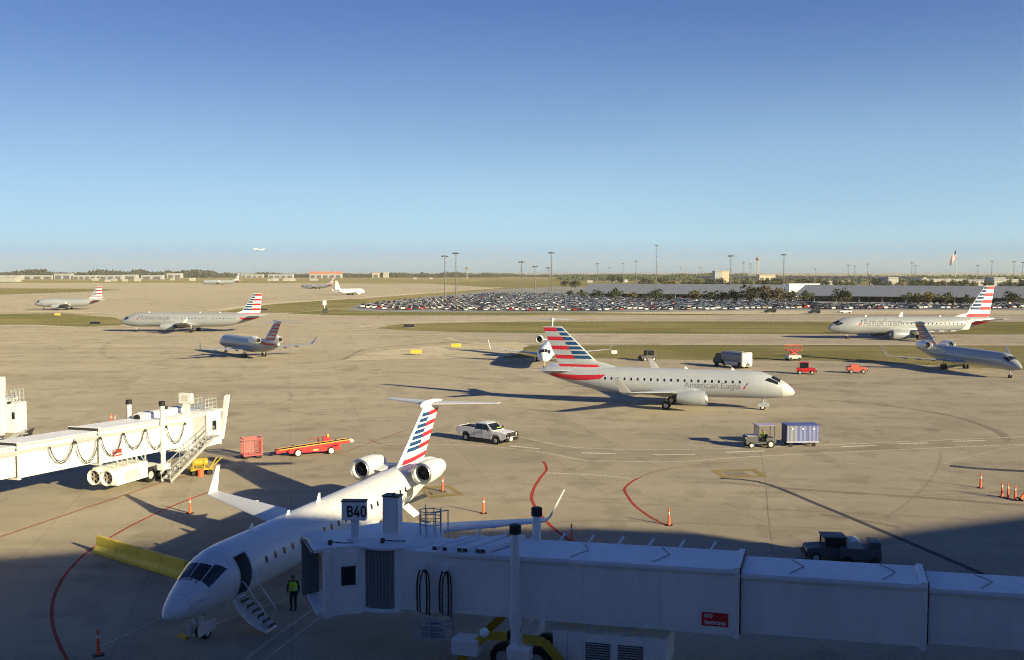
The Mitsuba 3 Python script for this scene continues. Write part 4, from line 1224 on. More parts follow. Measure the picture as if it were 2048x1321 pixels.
# roof furniture: gate sign, cabinet, caged ladder, beams
s = local((-6.79, 42.60, 6.20))
sg = bm.part('gate_sign', box(s[0], s[1], s[2], 1.05, .42, .82, math.radians(16), .02), BRIDGE)
bm.part('sign_post', cat([box(s[0] + .03, s[1], (s[2] - .4 + 4.8) / 2, .34, .2, s[2] - .4 - 4.8, math.radians(16)), box(s[0] + .03, s[1], 4.98, .6, .5, .08)]), BRIDGE2, parent=sg)
tx = meshkit.text_mesh('B40', .46, .015, True)
tx.vertices = (tx.vertices - [tx.bounds[1][0] / 2, .23, 0]) @ np.array([[.72, 0, 0], [0, 0, 1], [0, -1, 0]])
tx.apply_translation((.12, -.215, .0))
bm.part('sign_lettering', moved(rotz(tx, math.radians(16)), s[0], s[1], s[2]), BLACK, parent=sg)
bm.part('sign_cap', box(s[0], s[1], s[2] + .43, 1.09, .46, .04, math.radians(16)), DARK, parent=sg)
c = local((-5.15, 42.60, 6.07))
cb = bm.part('roof_cabinet', box(c[0], c[1], c[2] - .05, .72, .5, 1.62, 0, .015), BRIDGE)
bm.part('cabinet_lid', cat([box(c[0], c[1], c[2] + .78, .78, .56, .06), cyl((c[0] + .05, c[1], c[2] + .8), (c[0] + .05, c[1], c[2] + .88), .06)]), DARK, parent=cb)
bm.part('cabinet_door_seam', cat([box(c[0] - .3, c[1] - .255, c[2] - .05, .015, .02, 1.4), box(c[0] + .3, c[1] - .255, c[2] - .05, .015, .02, 1.4)]), GREYPAINT, parent=cb)
c = local((-3.57, 43.20, 5.52))
cage = []
for k in range(9):
    t = k / 8 * 2 * math.pi
    x, y = c[0] + .5 * math.cos(t), c[1] + .4 * math.sin(t)
    cage.append(tube([(x, y, 4.95), (x, y, c[2] + .55 + .15 * (k % 3 == 0))], .022, 5))
for z in (c[2] - .05, c[2] + .25, c[2] + .52):
    cage.append(tube([(c[0] + .5 * math.cos(t), c[1] + .4 * math.sin(t), z) for t in np.linspace(0, 2 * math.pi, 17)], .022, 5))
bm.part('ladder_cage', cat(cage), STEEL)
bm.part('cage_gate', cat([beam((c[0] + .1, c[1] - .3, c[2] + .5), (c[0] + .75, c[1] + .2, c[2] + .55), .04), beam((c[0] + .75, c[1] + .2, c[2] + .55), (c[0] + .75, c[1] + .2, c[2] - .7), .04)]), STEEL)
for k, (a, ln) in enumerate(((-.35, 2.2), (.1, 2.3), (.75, 2.4), (1.0, 2.5), (1.55, 2.7), (1.78, 2.7))):
    bm.part('roof_beam', hullm([(a + dx + q * .9, y, Z(a, 4.86) + dz) for q, y in ((0, .05), (1, ln)) for dx in (0, .2) for dz in (0, .17)]), BRIDGE2)
    bm.part('beam_end_cap', box(a + .1, .03, Z(a, 4.945), .17, .03, .13), DARK)
for q in ((-7.67, 41.60, 5.35), (-5.50, 41.90, 5.14)):
    c = local(q)
    bm.part('roof_lamp', cat([box(c[0], c[1], 5.06, .14, .14, .2), tube([(c[0], c[1], 5.1), (c[0] + .5, c[1] + .1, 5.06), (c[0] + .9, c[1] + .4, 5.02)], .025, 5)]), DARK)
place(bm, 'boarding_bridge', 'large white boarding bridge in the shade in front, carrying the B40 gate sign', 'boarding bridge', OX, OY, UA)

# the sunlit bridge on the left
U2 = np.array([-.30, -.954])
o2 = np.array([-32.9, 62.2]) - U2 * 20.3
b2, P, Q, Z2 = bridge_model(10.3, 17.8, 40.0, -1, .04, -.10, math.radians(-2), festoon=True, hazard_x=7.9, guards=False, C=(-1.1, 1.3))
loc2 = lambda pt: local(pt, o2, U2)
s = loc2((-26.88, 82.00, 6.11))
sg = b2.part('gate_sign', box(s[0], s[1], s[2], .34, 1.2, .85, 0, .02), BRIDGE)
b2.part('sign_post', box(s[0], s[1], (s[2] - .42 + 4.7) / 2, .2, .55, s[2] - .42 - 4.7), BRIDGE, parent=sg)
b2.part('sign_face', box(s[0] + .18, s[1], s[2], .02, .62, .5), simple_cache('sign_faded_print', (0.55, 0.53, 0.48)), parent=sg)
c = loc2((-28.63, 82.00, 5.07))
b2.part('roof_duct', cat([box(c[0] + 1.0, c[1] + .2, c[2] - .15, 5.4, 1.0, .7, 0, .1), box(c[0] + 2.6, c[1] + .2, c[2] - .3, 1.2, 1.2, 1.1, 0, .1)]), BRIDGE)
b2.part('duct_cap', cat([cyl((c[0] + 3.72, c[1] + .2, c[2] - .05), (c[0] + 3.85, c[1] + .2, c[2] - .05), .25), cyl((c[0] + .4, c[1] + .3, c[2] + .2), (c[0] + .4, c[1] + .3, c[2] + .45), .22)]), BLACK)
c = loc2((-26.23, 84.50, 5.03))
rail = [tube([(c[0] + dx, c[1] + dy, 4.75), (c[0] + dx, c[1] + dy, 5.75)], .03, 5) for dx in (-.8, -.3, .3, .8) for dy in (-.7, .0, .7)]
rail += [tube([(c[0] - .8, c[1] - .7, z), (c[0] + .8, c[1] - .7, z), (c[0] + .8, c[1] + .7, z), (c[0] - .8, c[1] + .7, z), (c[0] - .8, c[1] - .7, z)], .03, 5) for z in (5.1, 5.42, 5.75)]
b2.part('roof_railing', cat(rail), STEEL)
# service stair up to the cab
sa, sb = np.array([4.0, .55, .15]), np.array([-1.6, .75, 2.75])
for o in (0, .85):
    b2.part('stair_stringer', beam(sa + [0, o, 0], sb + [0, o, 0], .06, .26), STEEL)
    b2.part('stair_rail', cat([beam(sa + [0, o, 1.0], sb + [0, o, .95], .05), beam(sa + [0, o, .55], sb + [0, o, .5], .035)] + [beam(sa + (sb - sa) * q + [0, o, 0], sa + (sb - sa) * q + [0, o, 1.0], .04) for q in np.linspace(0, 1, 6)]), STEEL)
for k in range(11):
    c = sa + (sb - sa) * (k + .5) / 11
    b2.part('stair_tread', box(c[0], c[1] + .42, c[2] + .05, .3, .8, .04), STEEL)
b2.part('stair_landing', box(sb[0] - .45, sb[1] + .42, sb[2], 1.0, 1.0, .08), STEEL)
place(b2, 'boarding_bridge', 'sunlit white boarding bridge on the left with cables looped along its side', 'boarding bridge', o2[0], o2[1], math.atan2(U2[1], U2[0]))

# the end of a third bridge at the left edge
b3 = Model()
ex, ey = (-44.67, 88.51)
b3.part('cab', cat([box(-.2, 1.6, 3.4, 1.1, 2.0, 2.6, 0, .03), box(-2.6, 1.9, 3.6, 4.0, 2.6, 3.0, 0, .03)]), BRIDGE)
b3.part('cab_canopy', box(-1.35, .8, 4.5, .9, 1.0, 5.2, 0, .03), BRIDGE)
b3.part('cab_window', box(-.02, .59, 3.65, .26, .03, .62), GLASS)
b3.part('wall_panel', cat([box(-.5, .588, 3.4, .42, .03, 2.3), box(.03, .586, 2.75, .5, .03, .9)]), BRIDGE)
b3.part('roof_railing', cat([tube([(x, y, 4.7), (x, y, 5.9)], .035, 5) for x in (-.6, -.2, .2) for y in (.8, 1.6, 2.4)] + [tube([(-.65, .8, z), (.25, .8, z), (.25, 2.4, z)], .035, 5) for z in (5.1, 5.5, 5.9)]), STEEL)
b3.part('lamp', box(-.35, .6, 4.82, .2, .2, .2), DARK)
b3.part('stair_stringer', cat([beam((.6, .4, 2.1), (-3.0, .4, .1), .1, .3), beam((.6, 1.3, 2.1), (-3.0, 1.3, .1), .1, .3)]), STEEL)
b3.part('stair_landing', box(.6, .9, 2.05, 1.2, 1.2, .1), STEEL)
b3.part('baggage_slide', hullm([(.9, .6, 2.1), (1.4, .6, 2.4), (.3, .6, .6), (.7, .6, .6), (.9, 1.6, 2.1), (1.4, 1.6, 2.4), (.3, 1.6, .6), (.7, 1.6, .6)]), DARK)
b3.part('leg', cat([box(-2.0, 1.2, 1.1, .35, .35, 2.2), box(-2.0, 2.6, 1.1, .35, .35, 2.2)]), BRIDGE)
b3.part('tunnel_section', box(-9.0, 2.2, 3.6, 9.5, 2.6, 2.4, 0, .03), BRIDGE)
place(b3, 'boarding_bridge', 'white boarding bridge end with a small window, cut off by the left edge', 'boarding bridge', ex, ey, math.radians(4))

# ---------------------------------------------------------------- vehicles and ramp equipment
def pickup():
    m = Model()
    L, W = 6.1, 1.98
    x = lambda v: L / 2 - v    # v aft of the front bumper
    lower = [(x(.25), .58), (x(.12), .75), (x(.12), 1.05), (x(.35), 1.18), (x(1.55), 1.27), (x(1.75), 1.30), (x(3.95), 1.33), (x(3.97), 1.40), (x(6.05), 1.38), (x(6.1), .95), (x(6.0), .62), (x(5.5), .55), (x(5.45), .78), (x(5.2), 1.0), (x(4.75), 1.0), (x(4.5), .78), (x(4.45), .52), (x(1.8), .50), (x(1.75), .78), (x(1.5), 1.0), (x(1.05), 1.0), (x(.8), .78), (x(.75), .55)]
    b = m.part('body', prism(lower, -W / 2, W / 2, [0, .06, .08, .1, .08, .04] + [.02] * (len(lower) - 6)), TRUCKWHITE, smooth=25)
    cab = [(x(1.62), 1.27), (x(2.45), 1.90), (x(2.75), 1.96), (x(3.55), 1.95), (x(3.85), 1.86), (x(3.95), 1.33)]
    m.part('cab_roof', prism(cab, -W / 2 + .03, W / 2 - .03, [.05, .22, .25, .25, .22, .04]), TRUCKWHITE, smooth=25)
    m.part('bed_liner', box(x(5.02), 0, 1.345, 2.0, W - .24, .1), HOLE)
    m.part('bed_rail', cat([box(x(5.02), s * (W / 2 - .08), 1.42, 2.06, .14, .05) for s in (-1, 1)] + [box(x(6.04), 0, 1.40, .08, W - .1, .06)]), TRUCKWHITE)
    m.part('bed_toolbox', box(x(4.35), 0, 1.46, .5, W - .3, .22, 0, .03), DARK)
    for s in (-1, 1):
        for a, e, a2, e2 in ((2.0, 2.85, 2.52, 2.85), (2.95, 3.82, 2.95, 3.72)):
            pts = [(x(a), s * (W / 2 - .05), 1.36), (x(e), s * (W / 2 - .045), 1.36), (x(e2), s * (W / 2 - .2), 1.85), (x(a2), s * (W / 2 - .2), 1.85)]
            m.part('side_window', hullm([(p[0], p[1] + s * .02, p[2]) for p in pts] + [(p[0], p[1] - s * .05, p[2]) for p in pts]), GLASS)
        m.part('mirror', box(x(2.0), s * (W / 2 + .16), 1.42, .12, .24, .28, 0, .03), BLACK)
        m.part('headlight', box(x(.16), s * .78, .98, .14, .28, .22, 0, .03), LAMP)
        m.part('tail_light', box(x(6.08), s * .9, 1.1, .06, .14, .36), REDLAMP)
        m.part('door_seam', cat([box(x(v), s * (W / 2 - .018), .95, .02, .02, .75) for v in (2.0, 2.95, 3.85)]), DARK)
        m.part('step_bar', box(x(3.1), s * (W / 2 - .02), .46, 2.4, .14, .08), BLACK)
        for v in (1.28, 4.97):
            w = m.part('wheel', wheel(x(v), s * (W / 2 - .16), .41, .41, .28), BLACK, smooth=40)
            m.part('wheel_hub', hub(x(v), s * (W / 2 - .16), .41, .40, .285), GREYPAINT, smooth=40, parent=w)
    ws = [(x(1.72), -.82, 1.32), (x(1.72), .82, 1.32), (x(2.42), .68, 1.86), (x(2.42), -.68, 1.86)]
    m.part('windscreen', hullm([(p[0] + .03, p[1], p[2] + .02) for p in ws] + [(p[0] - .05, p[1], p[2]) for p in ws]), GLASS)
    m.part('rear_window', box(x(3.93), 0, 1.6, .03, 1.3, .36), GLASS)
    m.part('grille', box(x(.12), 0, .93, .08, 1.3, .3, 0, .02), DARK)
    m.part('push_bar', cat([beam((x(-.06), s * .45, .55), (x(-.06), s * .45, 1.22), .07) for s in (-1, 1)] + [beam((x(-.06), -.9, z), (x(-.06), .9, z), .07) for z in (.62, .9, 1.2)] + [beam((x(-.06), s * .9, .62), (x(-.02), s * .9, 1.1), .07) for s in (-1, 1)]), BLACK)
    m.part('bumper', box(x(.04), 0, .56, .22, W - .05, .26, 0, .05), BLACK)
    m.part('number_plate', box(x(-.10), -.28, .60, .03, .42, .24), WHITE)
    m.part('hi_vis_jacket', hullm([(x(1.98) + a, .35 + c * .3, 1.42 + e * .09) for a in (-.14, .14) for c in (-1, 1) for e in (-1, 1)]), LIME)
    return m
place(pickup(), 'pickup_truck', 'silver white crew cab pickup truck with black push bar', 'pickup truck', *(-2.44, 96.71), math.radians(-37))


# people
def limb_body(joints, bones, smooth_it=12, size=.03):
    import manifold3d as m3
    parts = []
    for a, b in bones:
        pa, ra = joints[a]
        pb, rb = joints[b]
        s1 = m3.Manifold.sphere(ra, 14).translate(list(map(float, pa)))
        s2 = m3.Manifold.sphere(rb, 14).translate(list(map(float, pb)))
        parts.append(m3.Manifold.batch_hull([s1, s2]))
    M = m3.Manifold.batch_boolean(parts, m3.OpType.Add).refine_to_length(size)
    me = M.to_mesh()
    t = trimesh.Trimesh(me.vert_properties[:, :3], me.tri_verts, process=True)
    trimesh.smoothing.filter_taubin(t, iterations=smooth_it)
    return t


def person_model(seated=False, vest=True, cloth=NAVY, legs=NAVY):
    m = Model()
    if seated:
        hip, kn, an, sh = .50, (.42, .12, .48), (.50, .12, .05), .98
        J = {'pel': ((0, 0, hip), .15), 'che': ((-.03, 0, .86), .155), 'nk': ((-.01, 0, 1.04), .06), 'hl': ((0, .1, hip), .1), 'hr': ((0, -.1, hip), .1), 'kl': ((.42, .13, .50), .075), 'kr': ((.42, -.13, .50), .075), 'al': ((.5, .13, .08), .05), 'ar': ((.5, -.13, .08), .05),
             'tl': ((.62, .14, .04), .04), 'tr': ((.62, -.14, .04), .04), 'sl': ((-.02, .19, sh), .07), 'sr': ((-.02, -.19, sh), .07), 'el': ((.12, .25, .74), .048), 'er': ((.12, -.25, .74), .048), 'wl': ((.34, .16, .78), .035), 'wr': ((.34, -.16, .78), .035)}
        hz, hx = 1.17, .03
    else:
        J = {'pel': ((0, 0, .96), .145), 'che': ((-.01, 0, 1.30), .155), 'nk': ((0, 0, 1.50), .06), 'hl': ((0, .09, .92), .10), 'hr': ((0, -.09, .92), .10), 'kl': ((.02, .10, .50), .068), 'kr': ((.05, -.11, .50), .068), 'al': ((-.02, .10, .09), .045), 'ar': ((-.04, -.12, .09), .045),
             'tl': ((.14, .12, .04), .038), 'tr': ((.12, -.15, .04), .038), 'sl': ((-.01, .19, 1.42), .07), 'sr': ((-.01, -.19, 1.42), .07), 'el': ((-.03, .27, 1.14), .047), 'er': ((.02, -.28, 1.15), .047), 'wl': ((.10, .27, .90), .034), 'wr': ((.20, -.22, .98), .034)}
        hz, hx = 1.63, .01
    body = limb_body(J, [('pel', 'che'), ('che', 'nk'), ('sl', 'sr'), ('che', 'sl'), ('che', 'sr'), ('hl', 'hr'), ('pel', 'hl'), ('pel', 'hr'), ('hl', 'kl'), ('hr', 'kr'), ('kl', 'al'), ('kr', 'ar'), ('al', 'tl'), ('ar', 'tr'), ('sl', 'el'), ('sr', 'er'), ('el', 'wl'), ('er', 'wr')])
    m.part('body', body, cloth, smooth=60)
    hd = trimesh.creation.icosphere(3, 1.0)
    v = hd.vertices
    v[:, 0] *= .098
    v[:, 1] *= .078
    v[:, 2] *= .118
    nosek = np.exp(-((v[:, 1] / .014) ** 2 + ((v[:, 2] + .01) / .022) ** 2)) * (v[:, 0] > 0)
    v[:, 0] += .022 * nosek
    v[:, 1] *= 1 - .25 * np.clip(-v[:, 2] / .118, 0, 1)
    hd.apply_translation((hx, 0, hz))
    neck = cyl((hx - .01, 0, hz - .2), (hx, 0, hz - .06), .052, .05, 12)
    ears = [trimesh.creation.icosphere(1, .022).apply_translation((hx - .01, s * .078, hz)) for s in (-1, 1)]
    h = m.part('head', cat([hd, neck] + ears), SKIN, smooth=60)
    m.part('eyes', cat([trimesh.creation.icosphere(1, .011).apply_translation((hx + .088, s * .032, hz + .005)) for s in (-1, 1)] + [box(hx + .09, 0, hz - .058, .012, .042, .008)]), DARK, parent=h)
    cap = trimesh.creation.icosphere(3, 1.0)
    keep = cap.vertices[cap.faces].mean(1)[:, 2] > .12
    cap.update_faces(keep)
    cap.vertices *= [.106, .086, .126]
    m.part('hair', moved(cap, hx - .006, 0, hz + .003), DARK, smooth=60, parent=h)
    for s, w, e in ((1, 'wl', 'el'), (-1, 'wr', 'er')):
        a, b = np.array(J[w][0], float), np.array(J[e][0], float)
        d = (a - b) / np.linalg.norm(a - b)
        K = {'w': (a, .03), 'p': (a + d * .085, .034)}
        bones = [('w', 'p')]
        side = np.cross(d, (0, s, 0))
        side /= np.linalg.norm(side) + 1e-9
        for k, (off, ln) in enumerate(((-.028, .075), (-.010, .085), (.010, .08), (.027, .06))):
            K[f'a{k}'] = (a + d * .09 + side * off, .010)
            K[f'b{k}'] = (a + d * (.09 + ln * .55) + side * off * 1.1 + np.array([0, -s * .012, 0]), .0095)
            K[f'c{k}'] = (a + d * (.09 + ln * .95) + side * off * 1.1 + np.array([0, -s * .035, 0]), .0085)
            bones += [(f'a{k}', f'b{k}'), (f'b{k}', f'c{k}')]
        K['t0'] = (a + d * .04 + side * .03, .012)
        K['t1'] = (a + d * .09 + side * .06, .010)
        bones += [('w', 't0'), ('t0', 't1')]
        m.part('hand', limb_body(K, bones, 4, .012), SKIN, smooth=60)
    if vest:
        z0, z1 = (.62, 1.02) if seated else (1.02, 1.46)
        n = 24
        rings = []
        for z, k in ((z0, 1.0), (z0 + .12, 1.0), (z0 + .28, 1.06), (z0 + .38, 1.0), (z1, .62)):
            t = np.linspace(0, 2 * math.pi, n, endpoint=False)
            rings.append(np.stack([-.015 + .172 * k * np.cos(t), .215 * k * np.sin(t), np.full(n, z) + .02 * np.abs(np.sin(t)) * (z == z1)], 1))
        m.part('safety_vest', loft(rings, caps=False), LIME, smooth=50)
        bar = []
        for s in (-1, 1):
            bar.append(beam((.165, s * .09, z0 + .02), (.17, s * .10, z0 + .36), .012, .045, up=(0, 1, 0)))
        m.part('reflective_tape', cat([moved(lathe([(z0 + .1, 1.0), (z0 + .15, 1.0)], 24, 'z').apply_scale((.178, .221, 1)), -.015, 0, 0)]), simple_cache('tape_silver', (0.6, 0.6, 0.58)), smooth=40)
    return m
standing, seated = person_model(), person_model(True)
px, py = (-10.63, 47.82)
place(standing, 'person', 'person in a lime safety vest and dark trousers standing beside the stair door', 'person', px, py, math.radians(-95))


for k, (dx_, dy_) in enumerate(((-.38, -.1), (.34, .15))):
    single('wheel_chock', rotz(prism([(-.16, 0), (.16, 0), (.04, .16), (-.04, .16)], -.3, .3), .9), YELLOW, ['yellow chock in front of the nose wheel of the parked jet', 'yellow chock behind the nose wheel of the parked jet'][k], 'wheel chock', group='chocks at the nose wheel', to_world=T().translate([*(np.array((-14.59, 44.46)) + [dx_ * .5, dy_ * 3.2]), .035]))

# tug and covered baggage cart
def baggage_tug():
    m = Model()
    prof = [(1.35, .42), (1.45, .55), (1.42, 1.0), (1.3, 1.12), (.35, 1.16), (.3, .62), (-.45, .62), (-.5, .95), (-1.3, .98), (-1.42, .85), (-1.42, .45)]
    b = m.part('body', prism(prof, -.72, .72, [.06, .08, .08, .08, .04, 0, 0, .04, .06, .06, .04]), simple_cache('tug_grey', (0.085, 0.09, 0.10)), smooth=25)
    m.part('hood', box(.85, 0, 1.15, .9, 1.2, .06, 0, .02), GREYPAINT)
    m.part('grille', box(1.45, 0, .78, .04, .9, .35), DARK)
    for x in (.32, -1.28):
        for s in (-1, 1):
            m.part('roof_post', beam((x, s * .62, 1.0), (x - (.08 if x > 0 else 0), s * .6, 2.12), .06), DARK)
    m.part('canopy', box(-.5, 0, 2.16, 1.85, 1.42, .08, 0, .03), simple_cache('canopy_mauve', (0.32, 0.28, 0.42)))
    m.part('windscreen', hullm([(.33, -.6, 1.18), (.33, .6, 1.18), (.25, -.58, 2.08), (.25, .58, 2.08), (.30, -.6, 1.18), (.30, .6, 1.18), (.22, -.58, 2.08), (.22, .58, 2.08)]), simple_cache('screen_pale', (0.32, 0.36, 0.38), .1))
    m.part('seat', cat([box(-.35, 0, .78, .5, 1.1, .14, 0, .03), box(-.62, 0, 1.05, .12, 1.1, .5, 0, .03)]), BLACK)
    m.part('steering_wheel', tube([(.08 + .06 * math.sin(t), .25 + .18 * math.cos(t), 1.12 + .17 * math.sin(t)) for t in np.linspace(0, 2 * math.pi, 16)], .018, 5), BLACK)
    for x, r in ((.95, .30), (-.88, .38)):
        for s in (-1, 1):
            w = m.part('wheel', wheel(x, s * .66, r, r, .24), BLACK, smooth=40)
            m.part('wheel_hub', hub(x, s * .66, r, r * 1.1, .25), WHEELWHITE, smooth=40, parent=w)
    for s in (-1, 1):
        m.part('headlight', moved(lathe([(0, .001), (.03, .05), (.02, .09), (-.05, .1)], 14), 1.46, s * .52, .95), LAMP, smooth=40)
    m.part('tow_hitch', cat([box(-1.52, 0, .5, .25, .3, .2), cyl((-1.58, 0, .4), (-1.58, 0, .66), .04)]), BLACK)
    return m


def baggage_cart():
    m = Model()
    L, W, H0, H1 = 3.1, 1.55, .55, 2.05
    m.part('deck', cat([box(0, 0, H0 - .08, L, W, .14), box(0, 0, H0 - .2, L - .3, .3, .12)]), DARK)
    m.part('roof', box(0, 0, H1 + .04, L + .08, W + .1, .08, 0, .03), simple_cache('cart_roof_blue', (0.07, 0.10, 0.30)))
    m.part('end_wall', box(L / 2 - .04, 0, (H0 + H1) / 2, .06, W - .05, H1 - H0), simple_cache('cart_end_dark', (0.04, 0.045, 0.09)))
    m.part('end_wall', box(-L / 2 + .04, 0, (H0 + H1) / 2, .06, W - .05, H1 - H0), PURPLE)
    for x in (-1.5, -.5, .5, 1.5):
        for s in (-1, 1):
            m.part('post', box(x, s * (W / 2 - .03), (H0 + H1) / 2, .07, .07, H1 - H0), PURPLE)
    for s in (-1, 1):
        for k in range(3):
            x0, x1 = -1.46 + k, -.54 + k
            t = np.linspace(0, 1, 19)
            pr = [(x0 + (x1 - x0) * q, s * (W / 2 + .015 + .018 * math.sin(q * 15 + k * 2))) for q in t]
            rings = [np.array([[a, b, H0 + .02], [a, b, H1 - .02], [a, b - s * .015, H1 - .02], [a, b - s * .015, H0 + .02]]) for a, b in pr]
            m.part('curtain', loft(rings), CURTBLUE if (k + (s > 0)) % 3 else simple_cache('cart_curtain_grey', (0.21, 0.225, 0.30)), smooth=40)
            m.part('curtain_tie', box(-1.0 + k, s * (W / 2 + .06), 1.75, .16, .02, .14), WHITE)
        m.part('kick_rail', box(0, s * (W / 2 + .02), H0 - .05, L, .05, .12), simple_cache('rail_pale', (0.45, 0.47, 0.6)))
    for x in (-1.1, 1.1):
        for s in (-1, 1):
            m.part('wheel', wheel(x, s * .62, .2, .2, .14, 14), BLACK, smooth=40)
    m.part('tow_bar', beam((L / 2, 0, .4), (L / 2 + 1.0, 0, .42), .07), DARK)
    return m
tb, bc = baggage_tug(), baggage_cart()
tx_, ty_ = (23.32, 93.63)
ta = math.radians(185)
place(tb, 'baggage_tug', 'grey baggage tug with mauve canopy pulling the covered cart to the left', 'baggage tug', tx_, ty_, ta)
sx, sy_ = tx_ + .33 * math.cos(ta) , ty_ + .33 * math.sin(ta)
place(seated, 'person', 'driver in a safety vest sitting in the baggage tug', 'person', tx_ - (-.38) * math.cos(ta) * -1, ty_ + (-.38) * math.sin(ta), ta, z=.36)
cx_, cy_ = (27.42, 94.45)
place(bc, 'baggage_cart', 'purple blue baggage cart with closed curtains behind the tug', 'baggage cart', cx_, cy_, math.radians(183))


# belt loader
def belt_loader(body_mat=RED):
    m = Model()
    b = m.part('chassis', prism([(-2.6, .38), (-2.75, .6), (-2.6, .8), (2.3, .8), (2.6, .95), (2.75, .9), (2.75, .5), (2.5, .38)], -.85, .85, [.05] * 8), body_mat, smooth=25)
    A, B = np.array([-3.7, 0, .60]), np.array([3.9, 0, 1.22])
    bo = m.part('belt_frame', cat([beam(A + [0, s * .42, 0], B + [0, s * .42, 0], .09, .34) for s in (-1, 1)]), RED)
    m.part('side_stripe', cat([beam(A + [.05, s * .475, .16], B + [-.05, s * .475, .16], .03, .075) for s in (-1, 1)]), SAFETY, parent=bo)
    m.part('belt', beam(A + [0, 0, .1], B + [0, 0, .1], .74, .12), BLACK, parent=bo)
    m.part('front_roller', cyl(A + [-.05, -.5, 0], A + [-.05, .5, 0], .2, n=16), RED, smooth=40, parent=bo)
    m.part('end_bumper', box(B[0] + .15, 0, B[2], .45, 1.1, .34, 0, .1), WHEELWHITE, parent=bo)
    m.part('lift_arm', cat([beam((1.5, s * .3, .7), (2.6, s * .3, 1.35), .12) for s in (-1, 1)] + [beam((-2.0, s * .3, .6), (-1.4, s * .3, .9), .12) for s in (-1, 1)]), DARK)
    m.part('operator_seat', cat([box(1.0, .66, 1.02, .5, .42, .12, 0, .03), box(.74, .66, 1.28, .1, .42, .48, 0, .03)]), BLACK)
    m.part('cab_hood', hullm([(1.1, .92, .8), (2.3, .92, .8), (1.3, .92, 1.72), (2.0, .92, 1.55), (1.1, .5, .8), (2.3, .5, .8), (1.3, .5, 1.72), (2.0, .5, 1.55)]), RED)
    m.part('guard_rail', cat([tube([(x, -.5, 1.0 + .12 * x), (x, -.5, 1.75 + .12 * x)], .025, 5) for x in (-.4, .5, 1.4)] + [tube([(-.4, -.5, 1.7), (1.4, -.5, 1.92)], .025, 5)]), RED)
    m.part('beacon', cyl((1.75, .7, 1.6), (1.75, .7, 1.95), .12, n=12), SAFETY, smooth=40)
    for x in (-1.75, 1.75):
        for s in (-1, 1):
            w = m.part('wheel', wheel(x, s * .82, .40, .40, .26), BLACK, smooth=40)
            m.part('wheel_hub', hub(x, s * .82, .40, .56, .27), WHEELWHITE, smooth=40, parent=w)
    m.part('side_panel', cat([box(0, s * .87, .6, 1.6, .03, .3) for s in (-1, 1)]), body_mat)
    m.part('side_decal', cat([box(.1, s * .9, .62, .55, .02, .16) for s in (-1, 1)]), simple_cache('decal_yellow', (0.7, 0.5, 0.2)))
    return m
bl = belt_loader()
place(bl, 'belt_loader', 'red belt loader with white wheels and yellow stripe near the left bridge', 'belt loader', *(-18.06, 89.97), math.radians(24), s=.86)


def tow_cart_rack():
    m = Model()
    m.part('frame', cat([box(0, 0, .35, 1.7, 1.2, .1)] + [box(x, y, 1.1, .07, .07, 1.5) for x in (-.8, .8) for y in (-.55, .55)] + [box(0, y, 1.82, 1.7, .07, .07) for y in (-.55, .55)] + [box(x, 0, 1.82, .07, 1.2, .07) for x in (-.8, .8)]), simple_cache('rack_red', (0.46, 0.10, 0.10)))
    for s in (-1, 1):
        m.part('mesh_side', cat([box(x, s * .55, 1.1, .022, .022, 1.45) for x in np.linspace(-.75, .75, 12)] + [box(0, s * .55, z, 1.6, .022, .022) for z in np.linspace(.5, 1.75, 9)]), simple_cache('rack_pink', (0.6, 0.16, 0.15)))
    m.part('end_panel', box(.78, 0, 1.05, .03, 1.1, 1.3), simple_cache('rack_pink', (0.6, 0.16, 0.15)))
    for x in (-.6, .6):
        for s in (-1, 1):
            m.part('wheel', wheel(x, s * .5, .16, .16, .1, 12), BLACK, smooth=40)
    m.part('tow_bar', beam((.85, 0, .3), (1.7, 0, .25), .06), DARK)
    return m
place(tow_cart_rack(), 'mesh_cart', 'red wire mesh cart standing left of the belt loader', 'cart', *(-23.13, 88.00), math.radians(30))

# yellow water-filled barriers in a row by the nose of the jet
def barrier_model(L):
    m = Model()
    prof = [(-.30, .0), (-.30, .18), (-.14, .42), (-.10, .95), (.10, .95), (.14, .42), (.30, .18), (.30, .0)]
    e = prism(prof, -L / 2 + .02, L / 2 - .02)
    e = rotz(e, math.pi / 2)
    feet = [box(x, s * .22, .03, .3, .12, .07) for x in (-L / 3, 0, L / 3) for s in (-1, 1)]
    m.part('wall', moved(e, 0, 0, .05), CONC)
    m.part('foot', cat(feet), DARK)
    m.part('top_rib', box(0, 0, 1.02, L - .1, .14, .05), SAFETY)
    return m
b0, b1 = np.array((-24.33, 57.93)), np.array((-17.47, 52.75))
n_b = 4
Lb_ = np.linalg.norm(b1 - b0) / n_b
bmdl = barrier_model(Lb_)
for k in range(n_b):
    c = b0 + (b1 - b0) * (k + .5) / n_b
    place(bmdl, 'safety_barrier', ['yellow safety barrier farthest from the jet, end of the row', 'second yellow barrier from the free end of the row', 'third yellow barrier in the row, next to the last', 'yellow barrier right beside the nose of the parked jet'][k], 'barrier', c[0], c[1], math.atan2(*(b1 - b0)[::-1]), group='yellow barriers in a row')


